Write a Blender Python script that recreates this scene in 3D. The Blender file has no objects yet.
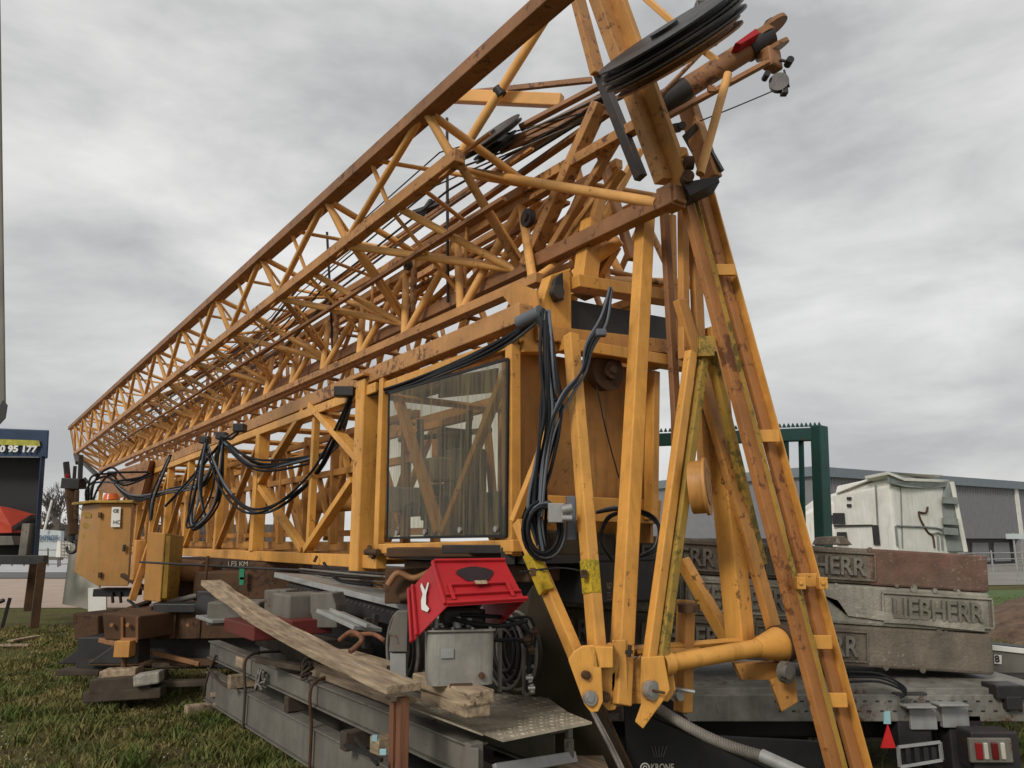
import bpy, math, random
import numpy as np
from mathutils import Vector, Matrix
random.seed(7); rng=np.random.default_rng(5)
sc=bpy.context.scene; col=sc.collection
# ---------------------------------------------------------------- camera model / survey helpers
F=773.; TH=math.radians(11.4); H=1.8; cT,sT=math.cos(TH),math.sin(TH)
D=Vector((-.577,.817,0)); P=Vector((.817,.577,0)); Z=Vector((0,0,1)); X=Vector((1,0,0)); Yv=Vector((0,1,0))
def ray(x,y):
    a=(x-512)/F; b=(384-y)/F
    return Vector((a,cT-b*sT,sT+b*cT))
O=Vector((0,0,H))
def at(x,y,Y): r=ray(x,y); return O+r*(Y/r.y)
def pv(x,y,v): r=ray(x,y); return O+r*(v/r.dot(P))
def pu(x,y,u): r=ray(x,y); return O+r*(u/r.dot(D))
def ph(x,y,h): r=ray(x,y); return O+r*((h-H)/r.z)
def W(u,v,h): return D*u+P*v+Z*h
# ---------------------------------------------------------------- materials
def lnk(nt,a,b): nt.links.new(a,b)
def mat(name,base,rough=.6,metal=0.,var=.2,scale=2.5,rust=0.,rustcol=(.10,.035,.012),dirt=0.,dirtcol=(.05,.04,.025),
        streak=0.,bump=.15,bscale=60,stretch=(1,1,1),rscale=14,spec=.4,ao=0,grain=False):
    m=bpy.data.materials.new(name); m.use_nodes=True; nt=m.node_tree; N=nt.nodes
    b=N['Principled BSDF']; b.inputs['Metallic'].default_value=metal; b.inputs['Specular IOR Level'].default_value=spec
    g=N.new('ShaderNodeNewGeometry')
    mp=N.new('ShaderNodeMapping'); mp.inputs['Scale'].default_value=stretch
    if grain:
        m0=N.new('ShaderNodeMapping'); m0.inputs['Rotation'].default_value=(0,0,-math.atan2(.817,-.577)); lnk(nt,g.outputs['Position'],m0.inputs['Vector']); lnk(nt,m0.outputs['Vector'],mp.inputs['Vector'])
    else: lnk(nt,g.outputs['Position'],mp.inputs['Vector'])
    def noise(sc_,det=6,ro=.6,vec=None,off=0):
        n=N.new('ShaderNodeTexNoise'); n.inputs['Scale'].default_value=sc_; n.inputs['Detail'].default_value=det; n.inputs['Roughness'].default_value=ro
        lnk(nt,vec or mp.outputs['Vector'],n.inputs['Vector']); return n.outputs['Fac']
    def ramp(f,a,c):
        r=N.new('ShaderNodeMapRange'); r.inputs['From Min'].default_value=a; r.inputs['From Max'].default_value=c; lnk(nt,f,r.inputs['Value']); return r.outputs['Result']
    def mix(f,a,c,fm=1.):
        mx=N.new('ShaderNodeMix'); mx.data_type='RGBA'
        if fm!=1.:
            ml=N.new('ShaderNodeMath'); ml.operation='MULTIPLY'; ml.inputs[1].default_value=fm; lnk(nt,f,ml.inputs[0]); f=ml.outputs[0]
        lnk(nt,f,mx.inputs['Factor'])
        for k,s in ((6,a),(7,c)):
            if isinstance(s,tuple): mx.inputs[k].default_value=(*s,1)
            else: lnk(nt,s,mx.inputs[k])
        return mx.outputs[2]
    lo=tuple(max(0,c*(1-var)) for c in base); hi=tuple(min(1,c*(1+var)) for c in base)
    c=mix(ramp(noise(scale),.3,.7),lo,hi)
    if streak:
        m2=N.new('ShaderNodeMapping'); m2.inputs['Scale'].default_value=(9,9,.7); lnk(nt,g.outputs['Position'],m2.inputs['Vector'])
        c=mix(ramp(noise(2.2,5,.65,m2.outputs['Vector']),.5,.78),c,dirtcol,streak)
    if dirt: c=mix(ramp(noise(1.3,8,.7),.45,.75),c,dirtcol,dirt)
    if rust:
        ad=N.new('ShaderNodeMath'); ad.operation='MULTIPLY_ADD'; ad.inputs[1].default_value=.55; lnk(nt,noise(1.7,4,.6),ad.inputs[0]); lnk(nt,noise(rscale,7,.75),ad.inputs[2])
        c=mix(ramp(ad.outputs[0],.955-rust*.3,1.02-rust*.27),c,rustcol,.9)
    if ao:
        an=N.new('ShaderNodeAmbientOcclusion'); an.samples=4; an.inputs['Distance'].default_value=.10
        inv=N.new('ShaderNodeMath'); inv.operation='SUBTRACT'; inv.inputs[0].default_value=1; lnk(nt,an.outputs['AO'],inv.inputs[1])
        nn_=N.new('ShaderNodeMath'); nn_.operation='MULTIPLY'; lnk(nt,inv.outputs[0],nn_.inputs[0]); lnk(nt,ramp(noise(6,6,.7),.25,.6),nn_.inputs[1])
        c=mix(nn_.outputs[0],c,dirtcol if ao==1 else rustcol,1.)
    lnk(nt,c,b.inputs['Base Color'])
    r=ramp(noise(scale*4),0,1); mr=N.new('ShaderNodeMapRange'); mr.inputs['To Min'].default_value=max(.05,rough-.15); mr.inputs['To Max'].default_value=min(1,rough+.15)
    lnk(nt,r,mr.inputs['Value']); lnk(nt,mr.outputs['Result'],b.inputs['Roughness'])
    if bump:
        bp=N.new('ShaderNodeBump'); bp.inputs['Strength'].default_value=bump; bp.inputs['Distance'].default_value=.01
        lnk(nt,noise(bscale,4),bp.inputs['Height']); lnk(nt,bp.outputs['Normal'],b.inputs['Normal'])
    m['mix']=1
    return m
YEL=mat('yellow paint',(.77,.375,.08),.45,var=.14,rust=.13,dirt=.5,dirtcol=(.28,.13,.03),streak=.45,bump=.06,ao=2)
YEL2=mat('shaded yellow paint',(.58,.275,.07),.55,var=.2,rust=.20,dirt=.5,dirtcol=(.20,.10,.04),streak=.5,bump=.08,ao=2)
TUBE=mat('tube yellow paint',(.78,.405,.125),.5,var=.18,rust=.10,dirt=.4,dirtcol=(.25,.12,.045),bump=.05)
BRN=mat('weathered brown yellow paint',(.31,.145,.062),.6,var=.25,rust=.35,rustcol=(.07,.028,.014),dirt=.5,dirtcol=(.10,.05,.028),bump=.1)
CHORD=mat('dirty chord paint',(.50,.245,.085),.55,var=.22,rust=.4,rustcol=(.10,.04,.02),dirt=.6,dirtcol=(.17,.085,.04),bump=.08)
OCHRE=mat('dull ochre cabinet paint',(.42,.20,.05),.5,var=.15,rust=.2,dirt=.5,dirtcol=(.24,.15,.05),streak=.6,bump=.04)
MOSS=mat('mossy yellow paint',(.40,.24,.045),.7,var=.3,rust=.45,rustcol=(.10,.09,.02),dirt=.6,dirtcol=(.16,.13,.03),bump=.2)
MOSSY=mat('bright moss stained paint',(.55,.36,.02),.7,var=.25,rust=.4,rustcol=(.2,.19,.02),rscale=40,bump=.2)
RUST=mat('rusty steel',(.085,.043,.02),.8,var=.4,rust=.4,rustcol=(.04,.02,.012),bump=.3)
DARK=mat('dark greasy steel',(.028,.026,.026),.5,var=.4,rust=.25,rustcol=(.06,.03,.018),bump=.15)
SHEAVE=mat('blue black worn steel',(.055,.048,.046),.45,metal=.2,var=.4,rust=.35,rustcol=(.11,.05,.025),bump=.15)
BLACK=mat('black rubber',(.012,.012,.013),.55,var=.3,bump=.1)
CABLE=mat('black cable sheath',(.016,.017,.02),.6,var=.3,bump=.05,spec=.2)
CGREY=mat('grey cable sheath',(.12,.13,.15),.5,var=.2,bump=.05)
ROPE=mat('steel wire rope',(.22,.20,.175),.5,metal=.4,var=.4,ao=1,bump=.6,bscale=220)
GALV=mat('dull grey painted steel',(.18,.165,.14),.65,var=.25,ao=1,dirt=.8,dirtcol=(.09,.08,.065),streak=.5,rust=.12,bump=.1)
GALV2=mat('light galvanised steel',(.36,.36,.35),.5,metal=.3,var=.2,dirt=.4,dirtcol=(.15,.14,.12),streak=.4,bump=.08)
TANKM=mat('weathered zinc tank',(.27,.255,.225),.6,metal=.15,var=.3,scale=5,dirt=.5,dirtcol=(.12,.11,.09),streak=.8,bump=.15)
CHQ=mat('worn chequer plate steel',(.44,.39,.30),.5,metal=.3,var=.3,scale=6,dirt=.5,dirtcol=(.10,.075,.045),rust=.2,bump=.3,bscale=45)
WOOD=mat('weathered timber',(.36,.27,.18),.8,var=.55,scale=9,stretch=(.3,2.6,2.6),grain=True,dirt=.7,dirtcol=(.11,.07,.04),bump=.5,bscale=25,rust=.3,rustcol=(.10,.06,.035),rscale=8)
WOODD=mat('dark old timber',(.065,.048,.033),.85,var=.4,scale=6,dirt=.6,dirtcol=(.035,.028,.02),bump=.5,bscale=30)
WOODR=mat('reddish timber',(.20,.085,.045),.8,var=.35,scale=4,stretch=(5,5,.5),dirt=.5,dirtcol=(.08,.045,.03),bump=.4,bscale=20)
CONC=mat('weathered concrete',(.21,.20,.175),.9,var=.22,scale=3,dirt=.75,dirtcol=(.10,.09,.065),streak=.55,rust=.22,rustcol=(.36,.35,.30),rscale=20,bump=.9,bscale=45)
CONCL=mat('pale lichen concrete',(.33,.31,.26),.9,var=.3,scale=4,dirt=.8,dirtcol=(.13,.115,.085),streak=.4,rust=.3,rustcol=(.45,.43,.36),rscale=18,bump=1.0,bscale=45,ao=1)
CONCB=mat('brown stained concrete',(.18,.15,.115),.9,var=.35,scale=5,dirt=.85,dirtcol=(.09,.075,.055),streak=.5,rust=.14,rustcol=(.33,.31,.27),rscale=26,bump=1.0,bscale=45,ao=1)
CONCR=mat('red painted concrete',(.165,.088,.065),.9,var=.35,scale=7,dirt=.9,dirtcol=(.15,.115,.09),streak=.5,rust=.3,rustcol=(.30,.25,.21),rscale=30,bump=.7,bscale=45)
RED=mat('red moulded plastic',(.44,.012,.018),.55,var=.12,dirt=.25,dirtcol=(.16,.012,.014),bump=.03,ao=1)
REDD=mat('dark red plastic',(.18,.008,.012),.5,var=.2,bump=.05)
STAIN=mat('oil stain',(.03,.016,.02),.5,var=.4,bump=.1)
WHITE=mat('white paint',(.74,.73,.68),.5,var=.08,dirt=.25,dirtcol=(.5,.47,.4),bump=0)
TRUCK=mat('dirty white truck paint',(.78,.77,.71),.45,var=.06,dirt=.35,dirtcol=(.36,.34,.27),streak=.5,bump=.03)
TGREY=mat('grey truck plastic',(.22,.24,.23),.6,var=.25,streak=.4,bump=.03)
GREEN=mat('dark green paint',(.022,.095,.08),.45,var=.2,dirt=.4,dirtcol=(.03,.06,.055),rust=.1,bump=.05)
CLAD=mat('grey cladding',(.20,.20,.21),.6,var=.08,streak=.25,dirtcol=(.10,.10,.105),bump=.02)
ROOFM=mat('blue grey roof edge',(.17,.20,.22),.5,var=.1,bump=.02)
NAVY=mat('navy blue banner paint',(.012,.035,.085),.45,var=.2,bump=.03)
YSTRIP=mat('olive yellow strip',(.38,.36,.05),.6,var=.4,scale=9,bump=0)
ORNG=mat('orange red sheet',(.50,.055,.025),.5,var=.25,bump=.05)
PALE=mat('pale dirty panel',(.42,.40,.34),.7,var=.15,dirt=.5,dirtcol=(.3,.27,.2),bump=.05)
SIGNW=mat('pale blue white panel',(.50,.54,.55),.6,var=.08,bump=0)
BLUEG=mat('slate blue lettering',(.09,.17,.24),.6,bump=0)
GRAV=mat('pinkish gravel',(.40,.31,.25),.95,var=.15,scale=1.2,bump=.3)
CONCW=mat('pale concrete paving',(.42,.42,.42),.9,var=.1,scale=.5,bump=.1)
ASPH=mat('grey asphalt',(.13,.13,.125),.9,var=.15,scale=1,bump=.2)
DIRT=mat('brown soil heap',(.12,.075,.05),.95,var=.5,scale=4,bump=1,bscale=20)
BARK=mat('bare twigs',(.10,.085,.07),.9,var=.3,bump=0)
CLOTH=mat('beige seat cover',(.36,.33,.27),.8,var=.1,bump=.1)
LAMPR=mat('red lamp plastic',(.25,.012,.016),.2,bump=0,spec=.6); LAMPW=mat('clear lamp plastic',(.50,.48,.40),.15,bump=0,spec=.7)
LAMPD=mat('dark red lamp plastic',(.12,.012,.014),.2,bump=0,spec=.6); LAMPO=mat('orange lamp plastic',(.55,.10,.02),.25,bump=0)
CYAN=mat('pale cyan tag',(.30,.50,.55),.5,bump=0); GRN=mat('green tag',(.02,.22,.11),.5,bump=0)
SILV=mat('bright zinc bolt',(.42,.41,.40),.4,metal=.6,rust=.2,bump=.05)
def glassmat():
    m=bpy.data.materials.new('dirty cab glass'); m.use_nodes=True; nt=m.node_tree; N=nt.nodes; N.clear()
    o=N.new('ShaderNodeOutputMaterial'); g=N.new('ShaderNodeNewGeometry'); mp=N.new('ShaderNodeMapping'); mp.inputs['Scale'].default_value=(14,14,.9)
    lnk(nt,g.outputs['Position'],mp.inputs['Vector']); n=N.new('ShaderNodeTexNoise'); n.inputs['Scale'].default_value=2; n.inputs['Detail'].default_value=6; lnk(nt,mp.outputs[0],n.inputs['Vector'])
    tr=N.new('ShaderNodeBsdfTransparent'); tr.inputs[0].default_value=(.62,.58,.46,1)
    gl=N.new('ShaderNodeBsdfGlossy'); gl.inputs['Roughness'].default_value=.06; gl.inputs[0].default_value=(.8,.85,.85,1)
    df=N.new('ShaderNodeBsdfDiffuse'); df.inputs[0].default_value=(.24,.19,.105,1)
    fr=N.new('ShaderNodeMath'); fr.operation='MULTIPLY'; fr.inputs[1].default_value=.9; lw=N.new('ShaderNodeLayerWeight'); lw.inputs['Blend'].default_value=.28; lnk(nt,lw.outputs['Fresnel'],fr.inputs[0])
    m1=N.new('ShaderNodeMixShader'); lnk(nt,fr.outputs[0],m1.inputs[0]); lnk(nt,tr.outputs[0],m1.inputs[1]); lnk(nt,gl.outputs[0],m1.inputs[2])
    mr=N.new('ShaderNodeMapRange'); mr.inputs['From Min'].default_value=.38; mr.inputs['From Max'].default_value=.72; mr.inputs['To Min'].default_value=.04; mr.inputs['To Max'].default_value=.60; lnk(nt,n.outputs['Fac'],mr.inputs[0])
    m2=N.new('ShaderNodeMixShader'); lnk(nt,mr.outputs[0],m2.inputs[0]); lnk(nt,m1.outputs[0],m2.inputs[1]); lnk(nt,df.outputs[0],m2.inputs[2]); lnk(nt,m2.outputs[0],o.inputs[0])
    return m
GLASS=glassmat()
# ---------------------------------------------------------------- mesh builder
class MB:
    def __init__(s): s.v=[]; s.f=[]; s.sm=[]
    def add(s,vs,fs,smooth=False):
        o=len(s.v); s.v+= [tuple(v) for v in vs]; s.f+=[tuple(i+o for i in f) for f in fs]; s.sm+=[smooth]*len(fs); return s
    def box8(s,c):  # bottom 4, top 4
        return s.add(c,[(3,2,1,0),(4,5,6,7),(0,1,5,4),(1,2,6,5),(2,3,7,6),(3,0,4,7)])
    def bar(s,p,q,w,d=None,ref=None,w2=None,d2=None):
        d=w if d is None else d; w2=w if w2 is None else w2; d2=d if d2 is None else d2
        p=Vector(p); q=Vector(q); a=(q-p).normalized(); ref=P if ref is None else ref
        sd=(ref-a*ref.dot(a))
        if sd.length<1e-4: sd=a.orthogonal()
        sd.normalize(); t=a.cross(sd)
        c=[p+sd*i*w/2+t*j*d/2 for i,j in((-1,-1),(1,-1),(1,1),(-1,1))]+[q+sd*i*w2/2+t*j*d2/2 for i,j in((-1,-1),(1,-1),(1,1),(-1,1))]
        return s.box8(c)
    def box(s,c,sx,sy,sz,ax=X,ay=Yv,az=Z):
        c=Vector(c); return s.box8([c+ax*i*sx/2+ay*j*sy/2+az*k*sz/2 for k in(-1,1) for i,j in((-1,-1),(1,-1),(1,1),(-1,1))])
    def tube(s,p,q,r,n=10,r2=None,caps=True):
        r2=r if r2 is None else r2; p=Vector(p); q=Vector(q); a=(q-p).normalized(); e=a.orthogonal().normalized(); g=a.cross(e)
        vs=[]; 
        for c,rr in((p,r),(q,r2)):
            for i in range(n):
                t=2*math.pi*i/n; vs.append(c+(e*math.cos(t)+g*math.sin(t))*rr)
        s.add(vs,[(i,(i+1)%n,n+(i+1)%n,n+i) for i in range(n)],True)
        if caps: s.add(vs,[tuple(range(n-1,-1,-1)),tuple(range(n,2*n))])
        return s
    def path(s,pts,r,n=8,rs=None):
        pts=[Vector(p) for p in pts]; m=len(pts); ref=None; vs=[]
        for i,p in enumerate(pts):
            a=(pts[min(i+1,m-1)]-pts[max(i-1,0)]).normalized()
            e=a.orthogonal().normalized() if ref is None else (ref-a*ref.dot(a)).normalized()
            ref=e; g=a.cross(e); rr=rs[i] if rs else r
            vs+=[p+(e*math.cos(2*math.pi*k/n)+g*math.sin(2*math.pi*k/n))*rr for k in range(n)]
        fs=[(i*n+k,i*n+(k+1)%n,(i+1)*n+(k+1)%n,(i+1)*n+k) for i in range(m-1) for k in range(n)]
        s.add(vs,fs,True); s.add(vs,[tuple(range(n-1,-1,-1)),tuple(range((m-1)*n,m*n))]); return s
    def prism(s,pts,vec):
        pts=[Vector(p) for p in pts]; n=len(pts); vec=Vector(vec)
        nrm=sum(((pts[i]-pts[0]).cross(pts[(i+1)%n]-pts[0]) for i in range(1,n-1)),Vector((0,0,0)))
        if nrm.dot(vec)>0: pts=pts[::-1]
        vs=pts+[p+vec for p in pts]
        return s.add(vs,[tuple(range(n)),tuple(range(2*n-1,n-1,-1))]+[(i,n+i,n+(i+1)%n,(i+1)%n) for i in range(n)])
    def disc(s,c,ax,r,th,n=28,hub=None):
        c=Vector(c); ax=Vector(ax).normalized(); return s.tube(c-ax*th/2,c+ax*th/2,r,n)
    def build(s,name,m,parent=None,bevel=0,tagd=None):
        me=bpy.data.meshes.new(name); loc=Vector((0,0,0))
        if parent is not None: loc=WL[parent.name]
        else:
            a=np.array(s.v); loc=Vector(((a[:,0].min()+a[:,0].max())/2,(a[:,1].min()+a[:,1].max())/2,a[:,2].min()))
        me.from_pydata([tuple(Vector(v)-loc) for v in s.v],[],s.f); me.update()
        for p_,sm in zip(me.polygons,s.sm): p_.use_smooth=sm
        me.materials.append(m); o=bpy.data.objects.new(name,me); col.objects.link(o)
        if parent is not None: o.parent=parent; WL[o.name]=loc
        else: o.location=loc; WL[o.name]=loc
        if bevel:
            b=o.modifiers.new('bevel','BEVEL'); b.width=bevel; b.segments=2; b.limit_method='ANGLE'; b.harden_normals=False
        if tagd: tag(o,*tagd)
        return o
WL={}
def tag(o,label=None,cat=None,group=None,kind=None):
    if label: o['label']=label
    if cat: o['category']=cat
    if group: o['group']=group
    if kind: o['kind']=kind
    return o
def thing(name,loc,label,cat,group=None):
    o=bpy.data.objects.new(name,None); o.empty_display_size=.2; col.objects.link(o); o.location=Vector(loc); WL[o.name]=Vector(loc); return tag(o,label,cat,group)
def bar(name,p,q,w,d,m,parent,ref=None,bevel=.006,**k): return MB().bar(p,q,w,d,ref,**k).build(name,m,parent,bevel)
def tube(name,p,q,r,m,parent,n=10,**k): return MB().tube(p,q,r,n,**k).build(name,m,parent)
def spline(pts,k=8):
    pts=[Vector(p) for p in pts]; out=[]
    for i in range(len(pts)-1):
        a,b,c,d=pts[max(i-1,0)],pts[i],pts[i+1],pts[min(i+2,len(pts)-1)]
        for j in range(k):
            t=j/k; out.append(.5*((2*b)+(c-a)*t+(2*a-5*b+4*c-d)*t*t+(3*b-a-3*c+d)*t**3))
    return out+[pts[-1]]
def cable(name,pts,r,m,parent,n=7,**k): return MB().path(spline(pts),r,n).build(name,m,parent,**k)
def cables(name,pts,cnt,spread,r,mats,parent,seed=0):
    rr=random.Random(seed)
    for i in range(cnt):
        o=Vector((rr.uniform(-1,1),rr.uniform(-1,1),rr.uniform(-1,1)))*spread
        q=[Vector(p)+o+Vector((rr.uniform(-1,1),rr.uniform(-1,1),rr.uniform(-1,1)))*spread*.7 for p in pts]
        q[0]=Vector(pts[0])+o*.5; q[-1]=Vector(pts[-1])+o*.5
        cable(name,q,r,mats[i%len(mats)],parent)
def text(name,body,origin,ax,ay,size,m,parent,depth=.004,bold=.0,align='LEFT',width=None):
    cu=bpy.data.curves.new(name,'FONT'); cu.body=body; cu.size=1; cu.offset=bold; cu.extrude=0; cu.align_x=align; cu.align_y='BOTTOM'
    t=bpy.data.objects.new(name,cu); col.objects.link(t); bpy.context.view_layer.update()
    dg=bpy.context.evaluated_depsgraph_get(); me=bpy.data.meshes.new_from_object(t.evaluated_get(dg)); bpy.data.objects.remove(t)
    vs=np.array([v.co[:] for v in me.vertices]); x0,x1=vs[:,0].min(),vs[:,0].max(); y0,y1=vs[:,1].min(),vs[:,1].max()
    ax=Vector(ax).normalized(); ay=Vector(ay).normalized(); nz=ax.cross(ay)
    sy=size/(y1-y0); sx=(width/(x1-x0)) if width else sy
    mb=MB(); n=len(vs); fs=[tuple(p.vertices) for p in me.polygons]
    top=[Vector(origin)+ax*((v[0]-x0)*sx)+ay*((v[1]-y0)*sy)+nz*depth for v in vs]; bot=[p-nz*depth for p in top]
    ec={}
    for f in fs:
        for i in range(len(f)):
            a,b=f[i],f[(i+1)%len(f)]; ec[(a,b)]=1
    side=[(a,a+n,b+n,b) for (a,b) in ec if (b,a) not in ec]
    mb.add(top+bot,fs+side); return mb.build(name,m,parent)
# ================================================================ THE CRANE
crane=thing('tower_crane',W(10,3.9,0),'large yellow lattice tower crane folded down for transport with its jib laid along the top','crane')
C=crane
def lerp(a,b,t): return a+(b-a)*t
def chord(a,b):
    return lambda u: W(u, lerp(a[1],b[1],(u-a[0])/(b[0]-a[0])), lerp(a[2],b[2],(u-a[0])/(b[0]-a[0])))
dh=.15
cL=chord((5.5,3.95,4.07+dh),(30.9,3.95,4.05+dh)); cM=chord((5.2,3.1,4.82+dh),(31,3.1,4.61+dh))
_t=pv(546,2,2.87); cT_=chord((_t.dot(D),2.87,_t.z),(31.2,2.87,5.52+dh)); cF=chord((5,4.0,4.86+dh),(31,3.75,5.35+dh))
# jib chords
MB().bar(cL(3.5),cL(31),.115,.125,P).build('jib_chord',BRN,C,.008)
MB().bar(cM(5.15),cM(31),.11,.12,P).build('jib_chord',CHORD,C,.008)
MB().bar(cT_(2.2),cT_(31.2),.12,.12,P).bar(cT_(2.2)+P*.13+Z*.05,cT_(31.2)+P*.11+Z*.04,.07,.07,P).build('jib_chord',BRN,C,.008)
MB().bar(cF(3.9),cF(31),.09,.09,P).build('jib_chord',CHORD,C,.006)
nodes=[5.35+2.22*i for i in range(12)]
def br(p,q,r,m=TUBE,name='jib_brace'): return tube(name,p,q,r,m,C,8)
r0=.034
for i,u in enumerate(nodes):
    u2=u+2.22 if i<11 else 31; r=r0+.004 if i<6 else .036
    br(cT_(u),cM(u-.1),r); br(cT_(u),cM(u2),r)              # near vertical face
    br(cM(u-.15),cL(u+.1),r,CHORD if i%2==0 else TUBE); br(cM(u2),cL(u+.1),r+.004); br(cM(u+1.0),cL(u+.15),r)
    if i: br(cL(u),cF(u),r,CHORD)
    br(cT_(u),cF(u),r); br(cF(u2),cL(u+.1),r,CHORD if i%3==0 else TUBE)
for (a,b) in ((cT_,cM),(cM,cL),(cL,cF),(cF,cT_)): MB().bar(a(31),b(31),.06,.05,P).build('jib_end_frame',BRN,C)
for i,u in enumerate(nodes[:9]):
    for g in (cL(u+.1)+Z*.06-P*.02,cM(u)-Z*.05-P*.01): MB().prism([g-D*.10,g+D*.10,g+D*.05+Z*.08*(1 if g.z<4.6 else -1)-P*.05,g-D*.05+Z*.08*(1 if g.z<4.6 else -1)-P*.05],P*.01).build('gusset',CHORD,C)
mb=MB()
for i,u in enumerate(nodes):
    mb.tube(cT_(u+1.1),cM(u+1.1),.024,6).tube(cT_(u+1.1),cF(u),.022,6).tube(cM(u+.5),cF(u+1.1),.022,6).tube(cM(u),cF(u),.022,6).tube(cT_(u),cL(u),.02,6).tube(cM(u+1.1),cL(u+1.1),.022,6).tube(cL(u+1.1),cF(u+1.1),.022,6)
o=mb.build('cross_bracing',TUBE,C); tag(o,kind='stuff')
# second inner lattice, lying lower and further in
a0,a1=chord((4.8,3.75,3.95),(28,3.55,4.0)),chord((4.8,5.0,3.9),(28,4.8,3.95))
b0,b1=chord((4.8,4.05,4.95),(28,3.8,4.6)),chord((4.8,5.0,4.95),(28,4.6,4.6))
for ch_ in (a0,a1,b0,b1): MB().bar(ch_(4.9),ch_(28),.09,.09,P).build('mast_chord',CHORD if ch_ in(b0,a0) else YEL2,C,.006)
for i in range(20):
    u=5+1.15*i; u2=u+1.15
    for A,B in ((a0,b0),(a1,b1)):
        tube('mast_brace',A(u),B(u+.57),.042,TUBE,C,8); tube('mast_brace',B(u+.57),A(u2),.042,TUBE,C,8)
    if i%2==0: tube('mast_batten',a0(u),b1(u),.036,TUBE,C,8)
    else: tube('mast_batten',b0(u),b1(u),.025,BRN,C,8)
far=MB()
for i in range(22):
    u=4.8+1.05*i
    for va,ha,vb_,hb_ in ((5.3,4.15,5.4,5.05),(4.5,4.35,4.6,5.2)):
        far.tube(W(u,va,ha),W(u+.5,vb_,hb_),.034,7).tube(W(u+.5,vb_,hb_),W(u+1.05,va,ha),.034,7)
    far.tube(W(u,5.3,4.15),W(u+.5,4.5,4.35),.028,6).tube(W(u,5.4,5.05),W(u+.5,4.6,5.2),.028,6)
for v_,h_ in ((5.3,4.15),(5.4,5.05),(4.5,4.35),(4.6,5.2)): far.bar(W(4.8,v_,h_),W(28,v_-.2,h_-.15),.08,.08,P)
tag(far.build('rear_lattice',CHORD,C),kind='stuff')
for v,h,w_ in ((3.45,4.40,.05),(3.75,4.95,.035),(4.15,4.55,.045),(3.3,4.95,.03)): MB().bar(W(5.0,v,h+.22),W(24,v-.1,h),w_,w_*.7,P).build('pendant_bar',BRN if w_>.04 else CHORD,C)
# hoist ropes and control lines running the length
for i,(v,h,r) in enumerate(((3.35,4.78,.011),(3.42,4.86,.009),(3.6,4.7,.013),(3.7,4.62,.013),(3.5,5.08,.008),(3.8,4.72,.016),(3.3,4.6,.008),(3.68,4.95,.011))):
    pts=[at(612-i*3,92+i*4,5.95+.04*i)]+[W(6.2+t*23,v-.15*t,h+dh-.28*math.sin(math.pi*t)+(.35*(1-t) if t<.15 else 0)) for t in [k/14 for k in range(15)]]
    MB().path(pts,r,6).build('hoist_rope',DARK if i%3 else ROPE,C)
for k,(x0,y0,x1,y1,Y0,Y1,r) in enumerate(((600,196,520,300,6.3,6.9,.05),(585,205,470,300,6.6,7.6,.045),(560,190,455,320,7.0,8.0,.045),(540,200,430,330,7.4,8.6,.04),(620,240,575,275,6.0,6.2,.05),(500,240,400,330,8,9.2,.04),(560,235,600,290,6.6,6.4,.04),(470,250,350,350,8.4,10,.035))): MB().tube(at(x0,y0,Y0),at(x1,y1,Y1),r,12).build('inner_tube',TUBE if k%2==0 else YEL2,C)
# two long pendant bars
for v,h in ((3.62,4.98),(3.9,4.6)):
    MB().bar(at(608,95+(v>3.7)*18,6.0),W(20,v-.1,h),.07,.04,P).build('pendant_bar',BRN,C)
# black hanging straps
for px_,y0,y1 in ((329,150,300),(447,120,300)):
    pass
MB().bar(at(447,118,8.2),at(448,302,7.6),.028,.02).build('steel_strap',DARK,C)
MB().bar(at(327,232,10.4),at(333,352,10.4),.03,.02).build('steel_strap',DARK,C)
# turnbuckle in the ropes, sheaves inside
MB().bar(at(412,215,8.5),at(440,205,8.5),.09,.06).bar(at(418,220,8.5),at(432,200,8.5),.06,.07).build('rope_clamp',DARK,C,.01)
for (x,y,Y,r) in ((528,218,6.6,.085),(578,235,6.4,.075),(408,205+60,8,.06)):
    MB().disc(at(x,y,Y),P,r,.05,20).disc(at(x,y,Y),P,r*.45,.09,14).build('guide_pulley',SHEAVE,C,.004)
# ---------------------------------------------------------------- lower truss (transport frame of the tower)
v0,v1=3.2,4.9; bot=1.60; top=3.36
def up(x,y=545,v=v0): q=pv(x,y,v); return q.dot(D)
MB().bar(W(4.35,v0,top+.05),W(25,v0,top-.13),.13,.15,P).build('top_rail',CHORD,C,.008)
MB().bar(W(6.7,v0-.03,top-.12),W(24,v0-.03,top-.24),.09,.10,P).build('top_rail',YEL,C,.008)
MB().bar(W(4.5,v0,top-.14),W(6.7,v0,top-.13),.08,.09,P).build('top_rail',YEL,C,.008)
MB().bar(W(6.6,v0,bot),W(25,v0,bot),.11,.12,P).build('bottom_rail',YEL,C,.008)
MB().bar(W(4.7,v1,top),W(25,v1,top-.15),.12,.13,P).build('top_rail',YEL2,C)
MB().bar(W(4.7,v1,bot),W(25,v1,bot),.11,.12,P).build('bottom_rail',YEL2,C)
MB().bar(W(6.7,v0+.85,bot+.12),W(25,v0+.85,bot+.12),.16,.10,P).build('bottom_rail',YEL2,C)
posts=[8.39,10.29,12.16,14.16,15.72,17.1,18.6,20.1,21.6,23.1,24.6]
wd=[.075,.15,.10,.10,.11,.10,.1,.1,.1,.1,.1]
for u,w in zip(posts,wd): bar('truss_post',W(u,v0,bot+.06),W(u,v0,top-.17),w,w,YEL,C)
dg=[((261,487),(304,550),.09),((354,480),(307,550),.10),((313,405),(360,458),.13),((306,410),(261,482),.10)]
for a,b,w in dg: bar('truss_diagonal',pv(*a,v0-.02),pv(*b,v0-.02),w*1.0,.07,YEL,C)
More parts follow.
